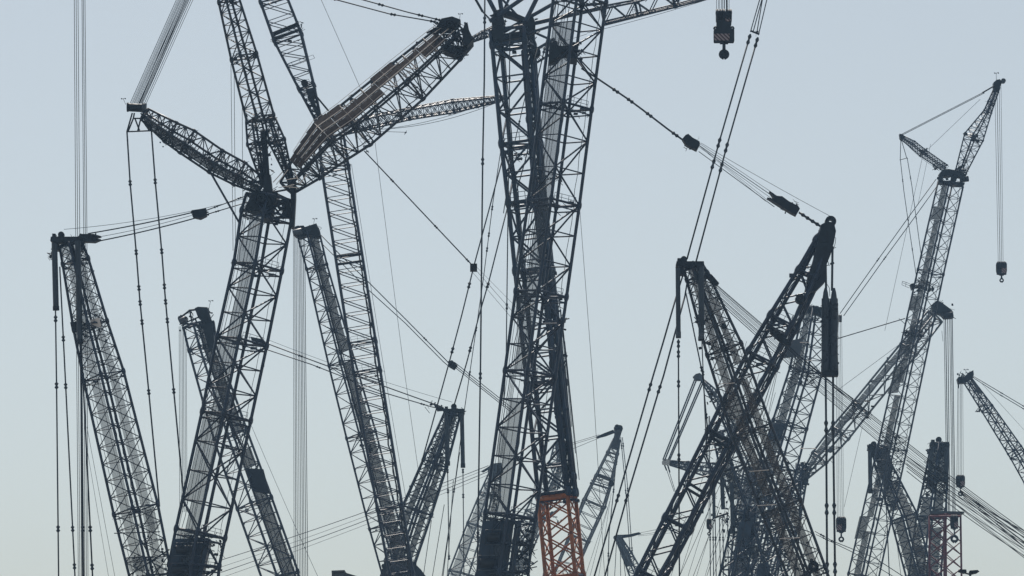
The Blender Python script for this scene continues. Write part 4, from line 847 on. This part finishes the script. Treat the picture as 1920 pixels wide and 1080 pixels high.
# ================================================================== cranes N: two booms behind the tallest boom, distance haze put into their pale colour
N1 = Crane(900, 465, 'pale hazy boom seen between the tallest boom and the orange column', m='grey')
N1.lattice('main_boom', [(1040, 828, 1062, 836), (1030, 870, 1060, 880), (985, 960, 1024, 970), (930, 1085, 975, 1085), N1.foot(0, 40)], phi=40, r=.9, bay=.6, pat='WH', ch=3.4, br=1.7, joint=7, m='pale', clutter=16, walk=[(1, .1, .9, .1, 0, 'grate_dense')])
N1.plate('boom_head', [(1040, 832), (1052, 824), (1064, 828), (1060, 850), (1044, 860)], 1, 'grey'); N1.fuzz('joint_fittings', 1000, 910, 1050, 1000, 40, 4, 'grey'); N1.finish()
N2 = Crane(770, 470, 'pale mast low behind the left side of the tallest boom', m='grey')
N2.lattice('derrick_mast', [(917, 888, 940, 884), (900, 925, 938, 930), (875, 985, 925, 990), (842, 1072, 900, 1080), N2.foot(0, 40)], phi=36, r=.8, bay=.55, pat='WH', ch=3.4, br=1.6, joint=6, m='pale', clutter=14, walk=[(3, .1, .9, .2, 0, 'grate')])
N2.plate('mast_tip', [(914, 880), (920, 870), (940, 868), (944, 884), (936, 900), (918, 896)], .9, 'grey')
N2.plate('tackle_block', [(902, 884), (918, 874), (920, 878), (906, 886)], .4, 'mach')
for i, (a, b_) in enumerate(((873, 1050), (878, 1056), (884, 1066), (890, 1076))): N2.rope(916, a, 415, b_ + (7 if i else 0), (1.4, .8, 1.4, .8)[i], 5)
N2.finish()

# ================================================================== crane O, P: small far ones
O_ = Crane(1250, 480, 'small grey boom tip with a bent head, low right of the orange column', m='grey')
O_.lattice('main_boom', [(1154, 1010, 1165, 1008), (1168, 1045, 1184, 1036), (1184, 1090, 1212, 1085), O_.foot(0, 40)], phi=36, r=.9, bay=.6, pat='WH', ch=3.4, br=1.5, joint=8, m='pale', clutter=8)  # far haze is painted in through the pale colour
O_.plate('boom_head', [(1151, 1008), (1154, 1003), (1164, 1003), (1166, 1010), (1172, 1024), (1182, 1040), (1184, 1060), (1176, 1062), (1166, 1040), (1158, 1020)], .8, 'grey'); O_.sheave(1154, 1008, 4, .5, .2, 'mach')
O_.plate('tackle_block', [(1164, 1003), (1180, 1002), (1198, 998), (1202, 1001), (1186, 1006), (1168, 1009)], .5, 'mach'); O_.rope(1196, 1000, 1284, 982, .8); O_.rope(1196, 1003, 1290, 990, .8); O_.rope(1196, 1005, 1260, 999, .6)
for a in ((1156, 1014, 1152, 1090), (1163, 1030, 1164, 1090), (1168, 1040, 1174, 1090)): O_.rope(*a, 1.3)
O_.finish()
Pc = Crane(1500, 440, 'far grey crane whose folded strut makes a bent elbow left of the nearest mast', m='grey')
for a in ((1303, 710, 1243, 862), (1306, 712, 1246, 864), (1315, 716, 1253, 862), (1318, 718, 1256, 862)): Pc.pbar('fold_strut', *a, 2.8, 'grey', dY=random.uniform(-.6, .6))
Pc.plate('strut_elbow', [(1299, 707), (1304, 702), (1312, 700), (1320, 708), (1318, 714), (1304, 714)], .9, 'grey'); Pc.plate('strut_elbow', [(1241, 866), (1244, 861), (1256, 862), (1258, 868), (1252, 872), (1242, 871)], .9, 'grate_brown')
Pc.lattice('upper_strut', [(1312, 704, 1316, 714), (1345, 732, 1334, 748), (1385, 790, 1362, 806), (1440, 900, 1410, 910)], phi=36, r=.9, bay=.8, pat='W', ch=3.4, br=1.8, joint=9, m='grey', clutter=10)
Pc.lattice('lower_strut', [(1256, 872, 1257, 864), (1288, 882, 1290, 866), (1330, 895, 1336, 868), (1400, 935, 1408, 900), (1440, 950, 1450, 925)], phi=30, r=.9, bay=.6, pat='WH', ch=3.4, br=1.8, joint=9, m='grey', clutter=14)
for a in ((1247, 872, 1264, 922), (1251, 872, 1268, 928), (1246, 872, 1250, 882), (1252, 872, 1256, 886)): Pc.rope(*a, 1.2 if a[3] > 900 else 3)
Pc.lattice('main_boom', [(1395, 880, 1450, 880), (1380, 960, 1440, 960), (1365, 1085, 1440, 1085), Pc.foot(0, 40)], phi=36, r=.9, bay=.55, pat='WH', ch=4.2, br=2.0, joint=6, m='navy', clutter=30, walk=[(3, .1, .9, .2, 0, 'grate_dense')])
Pc.finish()

# ================================================================== crane Q: the thicket between the twin-beam mast and the brown mast
Q = Crane(1480, 350, 'dark tangle of mast and hanging rods between the twin-beam and brown masts', m='navy')
Q.lattice('derrick_mast', [(1335, 812, 1372, 806), (1350, 880, 1398, 876), (1385, 985, 1440, 980), (1412, 1085, 1470, 1085), Q.foot(0, 44)], phi=42, r=1, bay=.55, pat='WH', ch=4.0, br=2.0, joint=6, m='navy', clutter=26, walk=[(3, .2, .8, .3, 0, 'grate_dense')])
Q.lattice('boom_foot', [(1382, 950, 1418, 948), (1368, 1000, 1412, 1000), (1345, 1090, 1400, 1090), Q.foot(-30, 40)], phi=40, r=1, bay=.6, pat='WH', ch=4.6, br=2.2, joint=6, m='blue', clutter=20)
Q.plate('boom_foot_panel', [(1386, 980), (1412, 976), (1406, 1008), (1380, 1014)], .5, 'blue', -1.2); Q.fuzz('boom_foot_fittings', 1350, 950, 1440, 1080, 60, 3.4, 'mach', depth=4)
Q.fuzz('mast_fittings', 1330, 850, 1420, 950, 50, 3.2, 'mach', depth=4); Q.cyl('backstop_cylinder', 1352, 860, 1356, 955, 8, 'cyl', -1); Q.cyl('backstop_cylinder', 1372, 905, 1374, 1000, 8, 'cyl', -1); Q.cyl('backstop_cylinder', 1338, 905, 1339, 970, 6, 'cyl', -1)
Q.pbar('spreader_bar', 1336, 972, 1366, 962, 4, 'mach'); Q.fuzz('spreader_fittings', 1334, 962, 1368, 976, 14, 3, 'mach')
for x, t in ((1336, 900), (1341, 975), (1349, 970), (1355, 965), (1364, 960), (1330, 780)): Q.rod([(x, t), (x + 2, 1090)], 1.8, (1010, ), 2.6, 9)
for i in range(9): Q.rope(1400 + i * 9, 640 + i * 16, 1255 + i * 16, 1090, .8, dY=2 + i * .4)
Q.plate('winch_house', [(1420, 1058), (1440, 1056), (1444, 1085), (1416, 1085)], 2, 'blue'); Q.rod([(1528, 996), (1560, 1014), (1640, 1046), (1700, 1085)], 1.5, (.08, .2), 3.2, 10); Q.rod([(1530, 1002), (1600, 1036), (1690, 1090)], 1.4, (.1,), 2.6, 9)
Q.lattice('side_mast', [(1470, 900, 1502, 900), (1440, 985, 1500, 985), (1420, 1085, 1490, 1085), Q.foot(20, 44)], phi=42, r=1, bay=.5, pat='WH', ch=4.0, br=2.0, joint=5, m='navy', clutter=26)
Q.finish()

# ================================================================== hook blocks, lamp, roof corner
B_k = 262
rp = Crane(1357, 258, 'x', name='spare', base=False)
rp.e.name = 'hoist_rope_set'; rp.e['label'] = 'eight parallel hoist ropes coming down to the big hook block at the top edge'; rp.e['category'] = 'hoist rope'; rp.e['group'] = 'hoist ropes'
rp.off = P(1357, 20, 258); rp.e.location = rp.off
for x in (1343.5, 1347, 1349.5, 1353, 1354.5, 1357.5, 1358.5, 1367): rp.rope(x, -120, x, 26, 1.0, dY=random.uniform(-.4, .4))
rp.cyl('rope_socket', 1362.5, -10, 1363, 24, 3.2, 'mach', -.3)
add_hook('hook_block', 'big dark hook block at the top edge with two striped panels', 1357, 17, 82, 39, 258, 31, 0)
add_hook('hook_block', 'dark hook block hanging high at the far right below the fly jib tip', 1877.5, 490, 516, 20, 385, 14, 1)
add_hook('hook_block', 'hook block low beside the two thick hanging rods, an open hook below it', 1577, 968, 998, 19, 385, 18, 2)
add_hook('hook_block', 'small hook block hanging from the rightmost sloping boom', 1800.5, 890, 914, 17, 440, 16, 1)
add_hook('hook_block', 'hook block with long hook hanging inside the red tower outline', 1789, 965, 992, 15, 388, 25, 1)
add_hook('hook_block', 'small hook block in the thicket left of the hanging rods', 1329.5, 972, 992, 10, 345, 12, 1)
rp2 = Crane(1330, 345, 'x', name='spare', base=False); rp2.off = P(1330, 900, 345); rp2.e.location = rp2.off; rp2.e.name = 'hoist_rope_set'
rp2.e['label'] = 'two thin ropes holding the small hook block in the thicket'; rp2.e['category'] = 'hoist rope'; rp2.e['group'] = 'hoist ropes'
rp2.rope(1328, 780, 1328, 974, .8); rp2.rope(1331, 780, 1331, 974, .8)

Y = 240; k = S(Y); e = bpy.data.objects.new('street_lamp', None); C.objects.link(e); g = P(1819, 1070, Y); e.location = (g.x, Y, 0)
e['label'] = 'double-headed lamp at the bottom edge right of the red tower'; e['category'] = 'lamp'
off = V((g.x, Y, 0))
def lp(name, b, m): return link(name, b.mesh(name, m), e)
b = MB(off); b.tube([V((g.x, Y, 0)), V((g.x, Y, g.z * .5)), P(1819, 1073, Y)], .1, 10, [.14, .11, .07]); lp('pole', b, 'grey')
b = MB(off); b.tube([P(1808, 1074, Y), P(1819, 1077, Y), P(1830, 1074, Y)], .05, 8); lp('arm', b, 'grey')
for px in ([(1795, 1072), (1800, 1068), (1811, 1068), (1812, 1073), (1808, 1076)], [(1817, 1074), (1818, 1070), (1832, 1069), (1836, 1072), (1830, 1076)]):
    b = MB(off); b.plate(px, Y, .45); lp('lamp_head', b, 'mach')
e2 = bpy.data.objects.new('storage_building', None); C.objects.link(e2); Y = 215; g = P(640, 1100, Y); e2.location = (g.x, Y, 0); off = V((g.x, Y, 0))
e2['label'] = 'dark roof corner poking up at the bottom edge left of the mast base cabin'; e2['category'] = 'building'
r0, r1 = P(622, 1074, Y), P(646, 1073, Y); ex = P(672, 1080, Y)
b = MB(off); Hh = r0.z
for yy in (Y, Y + 13):
    for (x, z) in ((r0.x, 0), (r0.x, r0.z), (r1.x, r1.z), (ex.x + 1.2, ex.z - .4), (ex.x + 1.2, 0)): b.v.append((x - off.x, yy - Y, z))
b.f = [(0, 1, 2, 3, 4), (9, 8, 7, 6, 5)] + [(i, (i + 5), (i + 1) % 5 + 5, (i + 1) % 5) for i in range(5)]
link('wall', b.mesh('wall', 'grey'), e2)
b = MB(off); m_ = V((0, 0, .06))
b.box((r0 + r1) / 2 + m_ + V((0, 4.4, 0)), (r1 - r0) * 1.02, V((0, 9, 0)), V((0, 0, .1))); link('roof_edge', b.mesh('roof_edge', 'grey'), e2)

# ------------------------------------------------------------------ haze
HAZE = 0.00021
b = MB(); b.box(V((0, 330, 74)), V((760, 0, 0)), V((0, 700, 0)), V((0, 0, 150)))
hm = bpy.data.materials.new('haze_air'); hm.use_nodes = True; n = hm.node_tree; n.nodes.clear()
pv = n.nodes.new('ShaderNodeVolumePrincipled'); ho = n.nodes.new('ShaderNodeOutputMaterial'); n.links.new(pv.outputs[0], ho.inputs['Volume'])
pv.inputs['Color'].default_value = (.42, .68, 1, 1); pv.inputs['Density'].default_value = HAZE; pv.inputs['Anisotropy'].default_value = .2
M['haze'] = hm
link('haze', b.mesh('haze', 'haze'))['kind'] = 'stuff'
